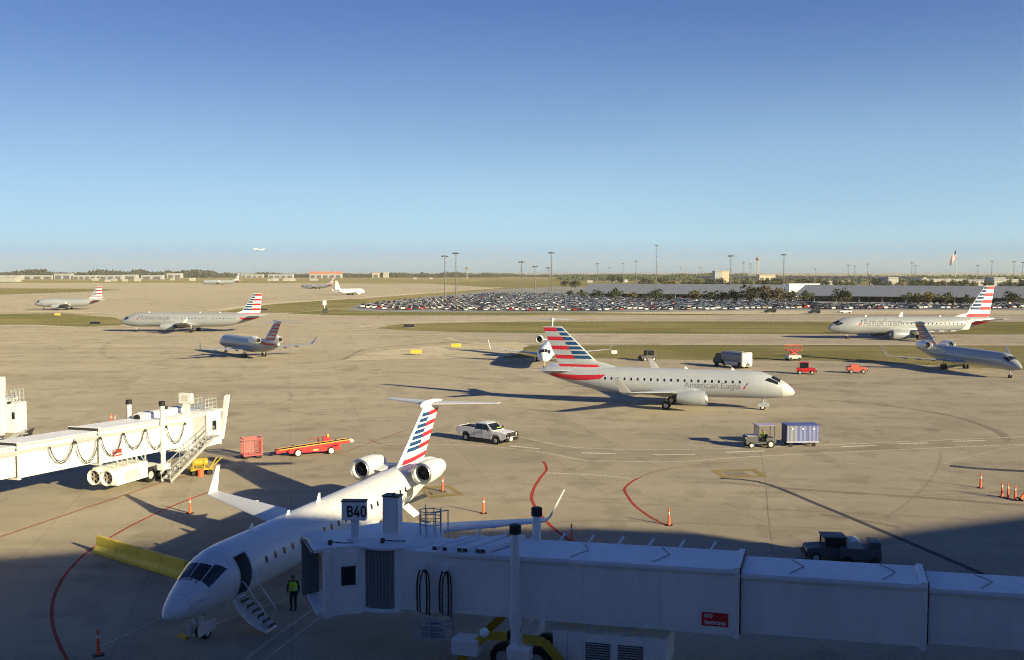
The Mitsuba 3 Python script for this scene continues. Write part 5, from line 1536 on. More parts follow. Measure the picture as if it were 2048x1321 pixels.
# cones
def cone_model(h=1.15, lean=0):
    m = Model()
    m.part('cone', lathe([(.05, .10), (h * .55, .066), (h * .96, .045), (h, .035), (h, .001)], 14, 'z'), ORANGE, smooth=50)
    m.part('base', cat([box(0, 0, .03, .46, .46, .06, 0, .02)]), BLACK)
    m.part('reflective_band', lathe([(h * .66, .064), (h * .8, .057)], 14, 'z'), simple_cache('band_white', (0.7, 0.55, 0.5)), smooth=50)
    return m
cone = cone_model()
for q, lab in (
        ((-21.99, 67.48), 'tall orange cone under the left wing of the parked jet'),
        ((-17.76, 42.08), 'tall orange cone in the shade in the lower left corner'),
        ((-5.22, 74.37), 'tall orange cone standing on the yellow pit frame behind the jet'),
        ((-1.95, 67.48), 'tall orange cone just beyond the right wing of the jet'),
        ((3.63, 60.23), 'tall orange cone behind the bridge roof at the end of the left red line'),
        ((10.21, 64.23), 'tall orange cone at the end of the right red line'),
        ((35.79, 75.59), 'single tall orange cone left of the cone cluster by the right edge'),
        ((35.93, 72.52), 'leftmost cone of the cluster by the right edge'),
        ((36.13, 72.03), 'second cone of the cluster by the right edge'),
        ((36.32, 71.39), 'upright cone beside the leaning one by the right edge'),
        ((-43.48, 107.67), 'left cone of the small group behind the left bridge'),
        ((-42.90, 107.31), 'right cone of the small group behind the left bridge'),
        ((-42.02, 108.39), 'lone cone beyond the left bridge, right of the group')):
    place(cone, 'traffic_cone', lab, 'traffic cone', *q, rng.uniform(0, 3), group='tall orange cones on the apron')
place(cone, 'traffic_cone', 'cone leaning against its neighbour at the right edge', 'traffic cone', *(36.60, 71.23), math.radians(10), z=.12, group='tall orange cones on the apron', pitch=math.radians(-38))


# tank truck, seen from its white rear
def tank_truck():
    m = Model()
    n = 22
    t = np.linspace(0, 2 * math.pi, n, endpoint=False)
    sq = lambda a: np.sign(a) * np.abs(a) ** .55
    ring = lambda x, k=1.0: np.stack([np.full(n, x), 1.22 * k * sq(np.cos(t)), 2.05 + 1.0 * k * sq(np.sin(t))], 1)
    m.part('tank', loft([ring(-3.6, .96), ring(-3.5), ring(1.6), ring(1.75, .96)]), simple_cache('tank_blue_grey', (0.17, 0.19, 0.23), .4), smooth=35)
    m.part('rear_cabinet', cat([box(-3.9, 0, 1.75, .7, 2.5, 2.6, 0, .18)]), simple_cache('cabinet_cream', (0.78, 0.75, 0.62)))
    m.part('rear_placard', box(-4.27, .0, 1.1, .02, .35, .3), DARK)
    m.part('chassis', box(-.6, 0, .8, 7.6, .9, .25), DARK)
    m.part('side_skirt', cat([box(-1.0, s * 1.1, .9, 3.6, .3, .7, 0, .05) for s in (-1, 1)]), GREYPAINT)
    m.part('cab', prism([(2.0, .6), (4.1, .6), (4.2, 1.4), (3.85, 1.55), (3.4, 2.5), (2.0, 2.6)], -1.1, 1.1, [0, 0, .03, .03, .12, .1]), simple_cache('cab_dark', (0.05, 0.06, 0.07)), smooth=25)
    m.part('windscreen', hullm([(3.88, -.95, 1.6), (3.88, .95, 1.6), (3.48, .85, 2.4), (3.48, -.85, 2.4), (3.8, -.95, 1.6), (3.4, .85, 2.4)]), GLASS)
    m.part('catwalk', box(-1.0, 0, 3.1, 3.8, .5, .08), STEEL)
    for x in (-2.9, -1.7, 3.2):
        for s in (-1, 1):
            m.part('wheel', wheel(x, s * 1.0, .48, .48, .34), BLACK, smooth=40)
    return m
place(tank_truck(), 'tank_truck', 'silver tank truck with a cream rear cabinet by the grass edge', 'truck', *(38.44, 174.10), math.radians(120), s=.92)


# small ramp vehicles on the far side
def ramp_tractor(body, cabh=1.7, cab=True):
    m = Model()
    m.part('body', prism([(-1.5, .4), (-1.55, 1.0), (-.2, 1.05), (.1, 1.1), (1.45, 1.0), (1.55, .8), (1.5, .4)], -.8, .8, [.05] * 7), body, smooth=25)
    if cab:
        c = m.part('cab_frame', cat([box(x, s * .68, (1.0 + cabh) / 2, .07, .07, cabh - 1.0) for x in (-1.0, .35) for s in (-1, 1)] + [box(-.32, 0, cabh, 1.6, 1.5, .08, 0, .02)]), body)
        m.part('cab_glass', box(-.32, 0, (1.05 + cabh) / 2, 1.3, 1.3, cabh - 1.1), GLASS)
    else:
        m.part('engine_box', box(-.4, 0, 1.2, 1.3, 1.2, .5, 0, .05), body)
    m.part('bumper', box(1.6, 0, .55, .12, 1.5, .3, 0, .03), BLACK)
    m.part('headlight', cat([box(1.56, s * .6, .85, .05, .18, .14) for s in (-1, 1)]), LAMP)
    for x in (-.95, .95):
        for s in (-1, 1):
            w = m.part('wheel', wheel(x, s * .72, .36, .36, .28), BLACK, smooth=40)
            m.part('wheel_hub', hub(x, s * .72, .36, .4, .29), GREYPAINT, smooth=40, parent=w)
    return m
rt = ramp_tractor(RED, 1.95)
place(rt, 'ramp_tractor', 'dark red cabbed tractor standing beyond the taxiing jet nose', 'tractor', *(47.82, 161.97), math.radians(-15))
place(ramp_tractor(simple_cache('faded_red', (0.58, 0.12, 0.09)), cab=False), 'ramp_tractor', 'low faded red tractor without cab near the slim jet', 'tractor', *(56.59, 163.60), math.radians(-10))
place(ramp_tractor(DARK, 1.9), 'ramp_tractor', 'small dark tractor at the grass edge beyond the taxiing jet', 'tractor', *(25.44, 187.10), math.radians(200))


def scissor_lift():
    m = Model()
    m.part('base', box(0, 0, .75, 2.6, 1.6, .7, 0, .06), GREYPAINT)
    m.part('boom', cat([beam((-.8, s * .4, 1.1), (.9, s * .4, 2.0), .12) for s in (-1, 1)] + [beam((.9, s * .4, 1.1), (-.8, s * .4, 2.0), .12) for s in (-1, 1)]), RED)
    m.part('platform', cat([box(0, 0, 2.05, 3.0, 1.5, .1)] + [box(x, s * .72, 2.5, .06, .06, .9) for x in (-1.45, 0, 1.45) for s in (-1, 1)] + [box(0, s * .72, 2.95, 3.0, .06, .06) for s in (-1, 1)]), RED)
    for x in (-.9, .9):
        for s in (-1, 1):
            m.part('wheel', wheel(x, s * .7, .35, .35, .25), BLACK, smooth=40)
    return m
place(scissor_lift(), 'lift_platform', 'red railed lift platform at the edge of the grass', 'lift', *(52.75, 187.10), math.radians(12))

# two parked tugs in the shade of the terminal
ptug = ramp_tractor(simple_cache('tug_slate', (0.07, 0.08, 0.095)), 1.75)
tg = Model()
tg.part('body', cat([box(0, 0, .75, 2.6, 1.5, .8, 0, .08), box(-.9, 0, 1.35, .7, 1.4, .5, 0, .05)]), simple_cache('tug_slate', (0.07, 0.08, 0.095)))
tg.part('generator_hood', moved(rotz(lathe([(-.7, .001), (-.7, .5), (.7, .5), (.7, .001)], 16), math.pi / 2), .35, 0, 1.15), GREYPAINT, smooth=40)
tg.part('warning_panel', box(-1.32, -.4, 1.2, .03, .3, .3), REDLAMP)
tg.part('hose_hook', cat([tube([(.9 + .4 * math.cos(t), -.8, 1.1 + .45 * math.sin(t)) for t in np.linspace(0, math.pi, 10)], .06, 6)]), BLACK)
for x in (-.85, .85):
    for s in (-1, 1):
        tg.part('wheel', wheel(x, s * .7, .33, .33, .25), BLACK, smooth=40)
place(ptug, 'ramp_tractor', 'slate tractor parked in the terminal shade, left one of the pair', 'tractor', *(18.06, 56.40), math.radians(176), s=.84)
place(tg, 'ground_power_cart', 'slate power cart parked in the terminal shade, right of the tractor', 'power cart', *(19.66, 55.80), math.radians(170), s=.86)

# yellow hand-drawn cart with a red drum below the left bridge
yc = Model()
yc.part('frame', cat([box(0, 0, .5, 1.8, .9, .12), beam((.8, 0, .5), (1.7, 0, 1.3), .08), beam((.6, -.35, .5), (1.2, -.35, 1.4), .08)] + [box(x, y, .9, .07, .07, .8) for x in (-.7, .2) for y in (-.35, .35)]), YELLOW)
yc.part('tank', moved(lathe([(-.6, .001), (-.6, .32), (.5, .32), (.5, .001)], 16), 0, 0, 1.05), YELLOW, smooth=40)
yc.part('drum', cyl((-.2, -.75, 0), (-.2, -.75, .55), .26, n=14), ORANGE, smooth=40)
for x in (-.6, .6):
    for s in (-1, 1):
        yc.part('wheel', wheel(x, s * .45, .24, .24, .14, 14), BLACK, smooth=40)
place(yc, 'service_cart', 'yellow service cart with an orange drum below the left bridge cab', 'cart', *(-25.35, 80.72), math.radians(30))

# airfield signs
def field_sign(w, h, mat, legs=True):
    m = Model()
    m.part('panel', box(0, 0, .35 + h / 2, w, .3, h, 0, .04), mat)
    m.part('leg', cat([box(x, 0, .2, .1, .12, .4) for x in (-w * .35, w * .35)]), DARK)
    m.part('frame', cat([box(0, 0, .35 + h + .03, w + .06, .34, .05), box(0, 0, .33, w + .06, .34, .05)]), GREYPAINT)
    return m
ys, ks = field_sign(2.2, .8, SAFETY), field_sign(3.2, .9, BLACK)
for mdl, q, lab, a in ((ys, (-19.23, 199.71), 'yellow airfield sign on the pale paved corner', 0), (ys, (-12.18, 216.99), 'smaller looking yellow airfield sign at the taxiway edge', 0), (ks, (-30.76, 298.21), 'black airfield sign at the tip of the grass strip', 0),
                       (ks, (-131.73, 315.47), 'black airfield sign in the grass left of the long jet', 0), (ks, (-107.42, 432.04), 'black airfield sign behind the striped tail on the left', 0), (ys, (-173.62, 381.69), 'yellow airfield sign below the far left jet', 0)):
    place(mdl, 'airfield_sign', lab, 'sign', *q, math.radians(a))
wb = Model()
wb.part('pole', cyl((0, 0, 0), (0, 0, 5.2), .16, n=10), WHITE)
wb.part('equipment_box', box(.4, 0, 1.0, 2.0, 1.6, 2.0, 0, .08), simple_cache('box_dark', (0.06, 0.065, 0.06)))
wb.part('marker_panel', box(0, 0, 4.2, 1.5, .5, 2.0, 0, .1), WHITE)
place(wb, 'marker_mast', 'short white marker mast with a dark box on the grass', 'mast', *(-77.00, 410.39), 0)
mk = Model()
mk.part('head', box(0, 0, .9, 1.2, .3, .7, 0, .1), WHITE)
mk.part('leg', cat([box(x, 0, .25, .1, .1, .5) for x in (-.4, .4)]), DARK)
place(mk, 'airfield_sign', 'small white sign on the grass behind the taxiing jet', 'sign', *(20.07, 196.11), 0)

# ---------------------------------------------------------------- car park, trees, far buildings
def tint_mesh(parts):
    """Joins (mesh, colour) pairs into one mesh with colours per vertex."""
    v, f, c, n = [], [], [], 0
    for m, col in parts:
        tri = m.triangles.reshape(-1, 3)
        v.append(tri)
        f.append(np.arange(len(tri)).reshape(-1, 3) + n)
        c.append(np.tile(col, (len(tri), 1)))
        n += len(tri)
    return trimesh.Trimesh(np.vstack(v), np.vstack(f), process=False), np.vstack(c)


scene['car_paint'] = {'type': 'twosided', 'bsdf': {'type': 'principled', 'base_color': {'type': 'mesh_attribute', 'name': 'vertex_color'}, 'roughness': 0.22, 'specular': 0.6}}


def car_mesh(kind, col):
    L, W, Hh, gl = {'sedan': (4.8, 1.82, 1.45, .9), 'suv': (4.9, 1.92, 1.78, 1.05), 'pickup': (5.7, 1.95, 1.85, 1.12), 'hatchback': (4.1, 1.75, 1.5, .95)}[kind]
    h = L / 2
    lower = prism([(-h, .42), (-h + .03, gl - .08), (-h + .25, gl), (h - 1.1, gl), (h - .15, gl - .18), (h, .55), (h - .05, .32), (-h + .1, .32)], -W / 2, W / 2, [.08, .08, .06, .04, .1, .12, .1, .05])
    if kind == 'sedan':
        g = [(-h + .6, gl), (-h + 1.35, Hh - .04), (h - 2.1, Hh), (h - 1.25, gl)]
    elif kind == 'pickup':
        g = [(-.7, gl), (-.55, Hh), (h - 2.15, Hh), (h - 1.35, gl)]
    else:
        g = [(-h + .08, gl), (-h + .3, Hh - .06), (h - 2.0, Hh), (h - 1.2, gl)]
    cabin = prism(g, -W / 2 + .06, W / 2 - .06, [.02, .22, .22, .02])
    roof = prism([(g[1][0] + .1, Hh - .07), (g[1][0] + .05, Hh + .015), (g[2][0] - .05, Hh + .015), (g[2][0] + .05, Hh - .07)], -W / 2 + .24, W / 2 - .24)
    parts = [(lower, col), (cabin, (.015, .017, .02)), (roof, col)]
    for x in (-h + .85, h - .9):
        for s in (-1, 1):
            parts.append((cyl((x, s * (W / 2 - .2), .33), (x, s * (W / 2 + .01), .33), .33, n=10), (.012, .012, .012)))
    parts.append((box(h - .02, 0, .68, .06, W * .8, .12), (.5, .5, .48)))
    parts.append((box(-h + .01, 0, .8, .06, W * .85, .1), (.3, .02, .02)))
    if kind == 'pickup':
        parts.append((box(-1.75, 0, gl + .01, 2.0, W - .3, .06), (.012, .012, .012)))
    return tint_mesh(parts)


CARS = {}
COLOURS = [('white', (.80, .80, .79), 17), ('silver', (.55, .56, .57), 7), ('grey', (.16, .165, .17), 2.5), ('black', (.016, .016, .018), 6), ('dark blue', (.02, .04, .11), 3), ('red', (.42, .02, .025), 2.2), ('beige', (.42, .36, .26), 1.2)]
KINDS = [('sedan', 4), ('suv', 4), ('pickup', 1.5), ('hatchback', 1.2)]


def car_ply(kind, cname, col):
    if (kind, cname) not in CARS:
        m, c = car_mesh(kind, col)
        CARS[kind, cname] = mikit.ply(m, 'car_paint', color=c)
    return CARS[kind, cname]


spots = []
lot = Polygon([(-72.28, 469.15), (-71.61, 513.22), (-59.84, 586.67), (-38.22, 670.61), (-9.62, 801.65), (27.88, 996.21), (64.06, 821.71), (70.04, 619.93), (160.23, 576.36), (155.93, 490.20), (140.54, 456.09), (16.43, 432.04), (-49.06, 437.81)])
row_dir = np.array([math.cos(.10), math.sin(.10)])
row_nrm = np.array([-row_dir[1], row_dir[0]])
o = np.array((16.43, 432.04))
j = 0
for k in range(0, 40):
    off = (k // 2) * 17.0 + (k % 2) * 5.6 + 2.5
    for i in range(-75, 100):
        q = o + row_nrm * off + row_dir * i * 2.75
        if lot.contains(shapely.Point(q)) and rng.random() < .70:
            spots.append((q[0] + rng.uniform(-.2, .2), q[1] + rng.uniform(-.3, .3), k % 2))
strip2 = Polygon([(138.61, 449.83), (163.20, 529.81), (242.63, 538.51), (254.11, 497.64), (236.22, 462.53), (199.85, 456.09)])
o = np.array((140.54, 456.09))
for k in range(0, 6):
    for i in range(0, 80):
        q = o + row_nrm * (k // 2 * 17 + k % 2 * 5.6) + row_dir * i * 2.75
        if strip2.contains(shapely.Point(q)) and rng.random() < .7:
            spots.append((q[0], q[1] + rng.uniform(-.3, .3), k % 2))
for q in ((122.49, 405.31), (136.75, 410.39), (107.29, 415.60)):
    spots.append((q[0], q[1], 2))
spots.sort(key=lambda q: q[1])
stuff = []
for n, (x, y, face) in enumerate(spots):
    kind = rng.choices([a for a, _ in KINDS], [w for _, w in KINDS])[0]
    if y > 900 and kind == 'pickup':
        kind = 'suv'
    cname, col, _ = rng.choices(COLOURS, [w for _, _, w in COLOURS])[0]
    d = car_ply(kind, cname, col)
    a = .10 + (math.pi / 2 if face == 0 else -math.pi / 2) + (math.pi if rng.random() < .3 else 0)
    if face == 2:
        a = math.pi + .05
    M = matrix(x, y, .09, a)
    if n < 290:
        key = numbered('parked_car')
        scene[key] = {**d, 'to_world': M}
        word = {'suv': 'tall', 'sedan': 'saloon', 'hatchback': 'short', 'pickup': 'open bed'}[kind]
        if face == 2:
            lab = {'label': f'{cname} car driving alone on the road before the car park, ' + ('leftmost of three', 'middle of three', 'rightmost of three')[sorted([(107.29, 415.60)[0], (122.49, 405.31)[0], (136.75, 410.39)[0]]).index(x)], 'category': 'car', 'group': 'cars on the car park road'}
        else:
            lab = {'label': f'{cname} {word} car parked in the crowded car park', 'category': 'car', 'group': f'{cname} {word} cars in the car park'}
        labels[key] = lab
    else:
        stuff.append((d, M))
for k, (d, M) in enumerate(stuff):
    scene[f'far_parked_cars__{k + 1:03d}'] = {**d, 'to_world': M}
labels['far_parked_cars'] = {'label': 'mass of far parked cars filling the back of the car park', 'category': 'cars', 'kind': 'stuff'}

# trees
LEAF = simple('leaf_green', {'type': 'rgb', 'value': [0.055, 0.07, 0.028]}, 0.8)
LEAF2 = simple('leaf_dark', {'type': 'rgb', 'value': [0.032, 0.042, 0.022]}, 0.8)
LEAF3 = simple('leaf_autumn', {'type': 'rgb', 'value': [0.11, 0.095, 0.028]}, 0.8)
LEAF4 = simple('leaf_brown', {'type': 'rgb', 'value': [0.078, 0.058, 0.03]}, 0.8)
BARK = simple('bark', (0.08, 0.06, 0.045), 0.9)


def tree_model(seed, h, w, leaf, n=520):
    g = np.random.default_rng(seed)
    m = Model()
    trunk = [tube([(0, 0, 0), (.05 * h * g.normal() * .3, .02 * h, h * .25), (.02 * h, 0, h * .55)], [h * .035, h * .026, h * .012], 7)]
    tips = []
    for k in range(6):
        a = k * 1.05 + g.uniform(-.3, .3)
        e = np.array([math.cos(a) * w * .33, math.sin(a) * w * .33, h * g.uniform(.45, .75)])
        trunk.append(tube([(0, 0, h * g.uniform(.2, .35)), e * [.5, .5, .8], e], [h * .016, h * .011, h * .004], 5))
        tips.append(e)
    m.part('trunk', cat(trunk), BARK, smooth=50)
    cl = [(t, w * g.uniform(.16, .26)) for t in tips] + [(np.array([g.uniform(-.25, .25) * w, g.uniform(-.25, .25) * w, h * g.uniform(.45, .85)]), w * g.uniform(.15, .25)) for _ in range(8)]
    pts = []
    for _ in range(n):
        c, r = cl[g.integers(len(cl))]
        d = g.normal(size=3)
        d /= np.linalg.norm(d)
        pts.append(c + d * r * g.uniform(.55, 1.05) * [1, 1, .8])
    pts = np.array(pts)
    s = w * .045 * g.uniform(.6, 1.5, n)
    a, b = g.normal(size=(n, 3)), g.normal(size=(n, 3))
    a /= np.linalg.norm(a, axis=1, keepdims=True)
    b -= a * (a * b).sum(1, keepdims=True)
    b /= np.linalg.norm(b, axis=1, keepdims=True)
    a, b = a * s[:, None], b * s[:, None] * .8
    v = np.stack([pts - a, pts + b * .9, pts + a, pts - b * .9], 1).reshape(-1, 3)
    i = np.arange(n) * 4
    m.part('crown', trimesh.Trimesh(v, np.vstack([np.stack([i, i + 1, i + 2], 1), np.stack([i, i + 2, i + 3], 1)]), process=False), leaf)
    return m


ORD = 'first second third fourth fifth sixth seventh eighth ninth tenth eleventh twelfth thirteenth fourteenth fifteenth sixteenth seventeenth eighteenth nineteenth twentieth'.split()
ORD += ['twenty-' + x for x in ORD[:9]] + ['thirtieth'] + ['thirty-' + x for x in ORD[:9]]


def ordinal(q, qs):
    """Which one it is, counted from the left as the window sees them."""
    return ORD[sorted(a[0] / a[1] for a in qs).index(q[0] / q[1])]


KIND = {'green': tree_model(1, 8, 8, LEAF), 'dark': tree_model(2, 8, 9, LEAF2), 'autumn': tree_model(3, 8, 8, LEAF3), 'brown': tree_model(4, 8, 9, LEAF4), 'round': tree_model(5, 7.5, 6, LEAF)}
row = [((43.39, 619.93), 'green', .8, .9), ((51.07, 597.35), 'dark', .8, .8), ((57.91, 556.79), 'green', 1.05, 1.2), ((68.25, 566.41), 'autumn', .75, .8), ((77.55, 538.51), 'dark', .95, .95), ((98.56, 538.51), 'autumn', .95, 1), ((104.92, 529.81), 'dark', .85, .9), ((107.54, 513.22), 'dark', .9, 1),
       ((112.20, 505.31), 'dark', .95, 1), ((118.47, 497.64), 'dark', 1.25, 1.4), ((125.94, 497.64), 'brown', 1.2, 1.5), ((130.43, 490.20), 'brown', 1.05, 1.2), ((141.01, 505.31), 'dark', .9, 1), ((149.10, 505.31), 'green', 1.0, 1.0), ((161.57, 490.20), 'dark', 1.05, 1.15), ((170.94, 513.22), 'green', .9, 1),
       ((196.87, 497.64), 'green', .9, 1.0), ((202.59, 497.64), 'autumn', .85, .9), ((204.96, 490.20), 'autumn', .95, 1.1), ((213.05, 490.20), 'green', .9, .8), ((220.07, 482.98), 'green', .8, .9), ((244.68, 490.20), 'dark', .9, 1.1), ((38.89, 670.61), 'dark', .6, .9), ((74.06, 556.79), 'dark', .6, .8), ((86.51, 547.50), 'dark', .6, .8)]
for k, (q, kind, sc_, wd) in enumerate(row):
    n_th = ordinal(q, [r[0] for r in row if r[1] == kind])
    place(KIND[kind], 'tree', f'{n_th} {kind} leaved tree from the left in the row before the grey canopies', 'tree', *q, rng.uniform(0, 6), group=f'{kind} trees in front of the grey canopies', s=sc_ * 1.08)
B0, B1 = np.array((157.88, 913.11)), np.array((487.44, 764.32))
back = []
for k in range(84):
    q = B0 + (B1 - B0) * rng.uniform(0, 1) + np.array([rng.uniform(-20, 20), 40 + rng.random() * 260])
    back.append((q, rng.choice(['green', 'dark', 'autumn', 'dark', 'green'])))
for q, kind in back:
    n_th = ordinal(q, [r[0] for r in back if r[1] == kind])
    place(KIND[kind], 'tree', f'{n_th} {kind} leaved tree from the left beyond the grey canopies', 'tree', q[0], q[1], rng.uniform(0, 6), group=f'{kind} trees beyond the grey canopies', s=rng.uniform(1.0, 1.5))
dk = [((56.17, 1060.54), 1.0), ((59.13, 939.23), 1.1), ((137.57, 1370.14), 1.5), ((141.92, 1315.29), 1.2), ((201.06, 1315.29), 1.1)]
for q, s_ in dk:
    place(KIND['dark'], 'tree', f'{ordinal(q, [r[0] for r in dk])} dark tree from the left about the left end of the canopies', 'tree', *q, rng.uniform(0, 6), group='dark trees at the left end of the canopy', s=s_ * 1.2)

# long low canopies over the back rows of the car park
CANOPY = weathered('canopy_grey', (0.195, 0.215, 0.25))


def long_canopy(a, b, label, depth=26, h0=3.2, h1=9.0):
    m = Model()
    a, b = np.array(a), np.array(b)
    L = np.linalg.norm(b - a)
    n = int(L / 12)
    for k in range(n):
        x0, x1 = L * k / n + .06, L * (k + 1) / n - .06
        m.part('roof_panel', hullm([(x0, 0, h0), (x1, 0, h0), (x0, depth, h1), (x1, depth, h1), (x0, 0, h0 + .35), (x1, 0, h0 + .35), (x0, depth, h1 + .35), (x1, depth, h1 + .35)]), CANOPY)
        for y in (1.0, depth - 1):
            m.part('post', box(x0, y, (h0 + y / depth * (h1 - h0)) / 2, .35, .35, h0 + y / depth * (h1 - h0)), GREYPAINT)
    m.part('back_wall', box(L / 2, depth - .4, h1 / 2, L, .3, h1 - .2), simple_cache('canopy_back', (.12, .13, .15)))
    d = b - a
    place(m, 'parking_canopy', label, 'canopy', a[0], a[1], math.atan2(d[1], d[0]))
long_canopy((43.04, 657.18), (163.05, 608.43), 'long grey sloping parking canopy left of centre, behind the trees')
long_canopy((164.56, 586.67), (281.30, 513.22), 'long grey sloping parking canopy on the right, behind the striped tail')
wbx = Model()
wbx.part('wall', box(0, 0, 4.5, 22, 14, 9, 0), WHITE)
wbx.part('roof', box(0, 0, 9.15, 22.6, 14.6, .3), GREYPAINT)
place(wbx, 'white_building', 'small white flat building rising behind the grey canopies', 'building', *(206.40, 714.41), .05)


# tall lighting masts
def mast(h):
    m = Model()
    m.part('pole', tube([(0, 0, 0), (0, 0, h)], [.42, .2], 8), simple_cache('mast_grey', (0.13, 0.13, 0.13)))
    hd = m.part('lamp_ring', cat([tube([(1.6 * math.cos(t), 1.6 * math.sin(t), h - .2) for t in np.linspace(0, 2 * math.pi, 13)], .14, 5), box(0, 0, h - .2, 3.2, .2, .2), box(0, 0, h - .2, .2, 3.2, .2)]), simple_cache('mast_grey', (0.13, 0.13, 0.13)))
    for k in range(8):
        t = k * math.pi / 4
        m.part('floodlight', box(1.75 * math.cos(t), 1.75 * math.sin(t), h - .6, .75, .75, .6, t), simple_cache('mast_grey', (0.13, 0.13, 0.13)), parent=hd)
    return m
MASTS = {}
for q, top, lab in (((-40.02, 597.35), 27.0, 'lighting mast in the car park, leftmost of the tall pair'), ((-34.07, 608.43), 29.0, 'lighting mast in the car park, right one of the tall left pair'), ((6.00, 631.87), 24.0, 'lighting mast left of the striped tail, shorter one'),
                    ((25.44, 644.28), 30.0, 'tall lighting mast above the striped tail'), ((153.14, 1060.54), 46.0, 'tallest lighting mast near the middle of the car park'), ((140.75, 644.28), 28.0, 'lighting mast in front of the hotel block'), ((207.43, 764.32), 31.0, 'lighting mast left of the white building'),
                    ((17.57, 764.32), 22.0, 'slim far mast between two taller ones'), ((27.89, 764.32), 21.0, 'slim far mast just left of the tall one'), ((90.61, 1060.54), 27.0, 'distant mast beyond the left canopy')):
    key = round(top)
    MASTS.setdefault(key, mast(top))
    place(MASTS[key], 'lighting_mast', lab, 'light mast', *q, rng.uniform(0, 1))
thin = mast(30)
thin_at = [(139.27, 1429.75), (158.55, 1429.75), (169.74, 1370.14), (239.97, 1429.75), (268.54, 1429.75), (316.21, 1370.14), (325.79, 1370.14), (424.56, 1264.67), (432.77, 1264.67), (449.20, 1264.67), (490.97, 1217.80), (504.80, 1264.67), (566.41, 1217.80), (583.44, 1217.80), (588.42, 1174.27), (621.16, 1217.80), (398.18, 1315.29)]
for q in thin_at:
    place(thin, 'lighting_mast', f'{ordinal(q, thin_at)} thin distant mast from the left on the right skyline', 'light mast', *q, rng.uniform(0, 1), group='thin distant masts on the skyline', s=rng.uniform(.75, 1.15))

# flag on its tall pole
fl = Model()
fl.part('pole', tube([(0, 0, 0), (0, 0, 46)], [.4, .2], 8), simple_cache('pole_pale', (.5, .5, .5)))
def cloth(u0, u1, v0, v1):
    u, v = np.meshgrid(np.linspace(u0, u1, 12), np.linspace(v0, v1, 4), indexing='ij')
    X = -u * 9.0 * .80
    Zc = 45.5 - (1 - v) * 9.5 - u * 11.0
    Y = .8 * np.sin(u * 7 + v) * u
    p = np.stack([X, Y, Zc], -1)
    top, bot = p.reshape(-1, 3), (p + [0, .06, 0]).reshape(-1, 3)
    i, jj = np.meshgrid(np.arange(11), np.arange(3), indexing='ij')
    q = np.stack([i * 4 + jj, (i + 1) * 4 + jj, (i + 1) * 4 + jj + 1, i * 4 + jj + 1], -1).reshape(-1, 4)
    f = np.vstack([q[:, [0, 1, 2]], q[:, [0, 2, 3]]])
    return trimesh.Trimesh(np.vstack([top, bot]), np.vstack([f, f[:, ::-1] + len(top)]), process=False)
for k in range(13):
    u0 = .42 if k >= 6 else 0.0
    v0, v1 = k / 13, (k + 1) / 13
    fl.part('red_stripe' if k % 2 == 0 else 'white_stripe', cloth(u0, 1, v0, v1), FLAGRED if k % 2 == 0 else WHITE)
fl.part('blue_canton', cloth(0, .42, 6 / 13, 1), BLUE)
place(fl, 'flagpole', 'striped national flag hanging from a tall pole on the skyline', 'flag', *(539.64, 1217.80), 0)

# far buildings along the horizon
def hall(w, d, h, wall, roof, bays=0, rise=1.6):
    m = Model()
    m.part('wall', box(0, 0, h / 2, w, d, h), wall)
    m.part('roof', hullm([(x, y, z) for x, y, z in ((-w / 2 - .5, -d / 2 - .5, h), (w / 2 + .5, -d / 2 - .5, h), (-w / 2 - .5, d / 2, h), (w / 2 + .5, d / 2, h), (-w / 2, -d / 2 + 2, h + rise), (w / 2, -d / 2 + 2, h + rise), (-w / 2, d / 2 - 2, h + rise), (w / 2, d / 2 - 2, h + rise))]), roof)
    for k in range(bays):
        x = -w / 2 + w * (k + .5) / bays
        m.part('door', box(x, -d / 2 - .1, h * .36, w / bays * .7, .3, h * .7), simple_cache('hall_door', (.10, .11, .12)))
    return m
HW = simple('hall_white', (0.38, 0.375, 0.355), 0.6)
HG = simple('hall_grey', (0.34, 0.36, 0.38), 0.6)
HR = simple('hall_orange', (0.46, 0.17, 0.11), 0.6)
HT = simple('hall_tan', (0.55, 0.45, 0.31), 0.6)
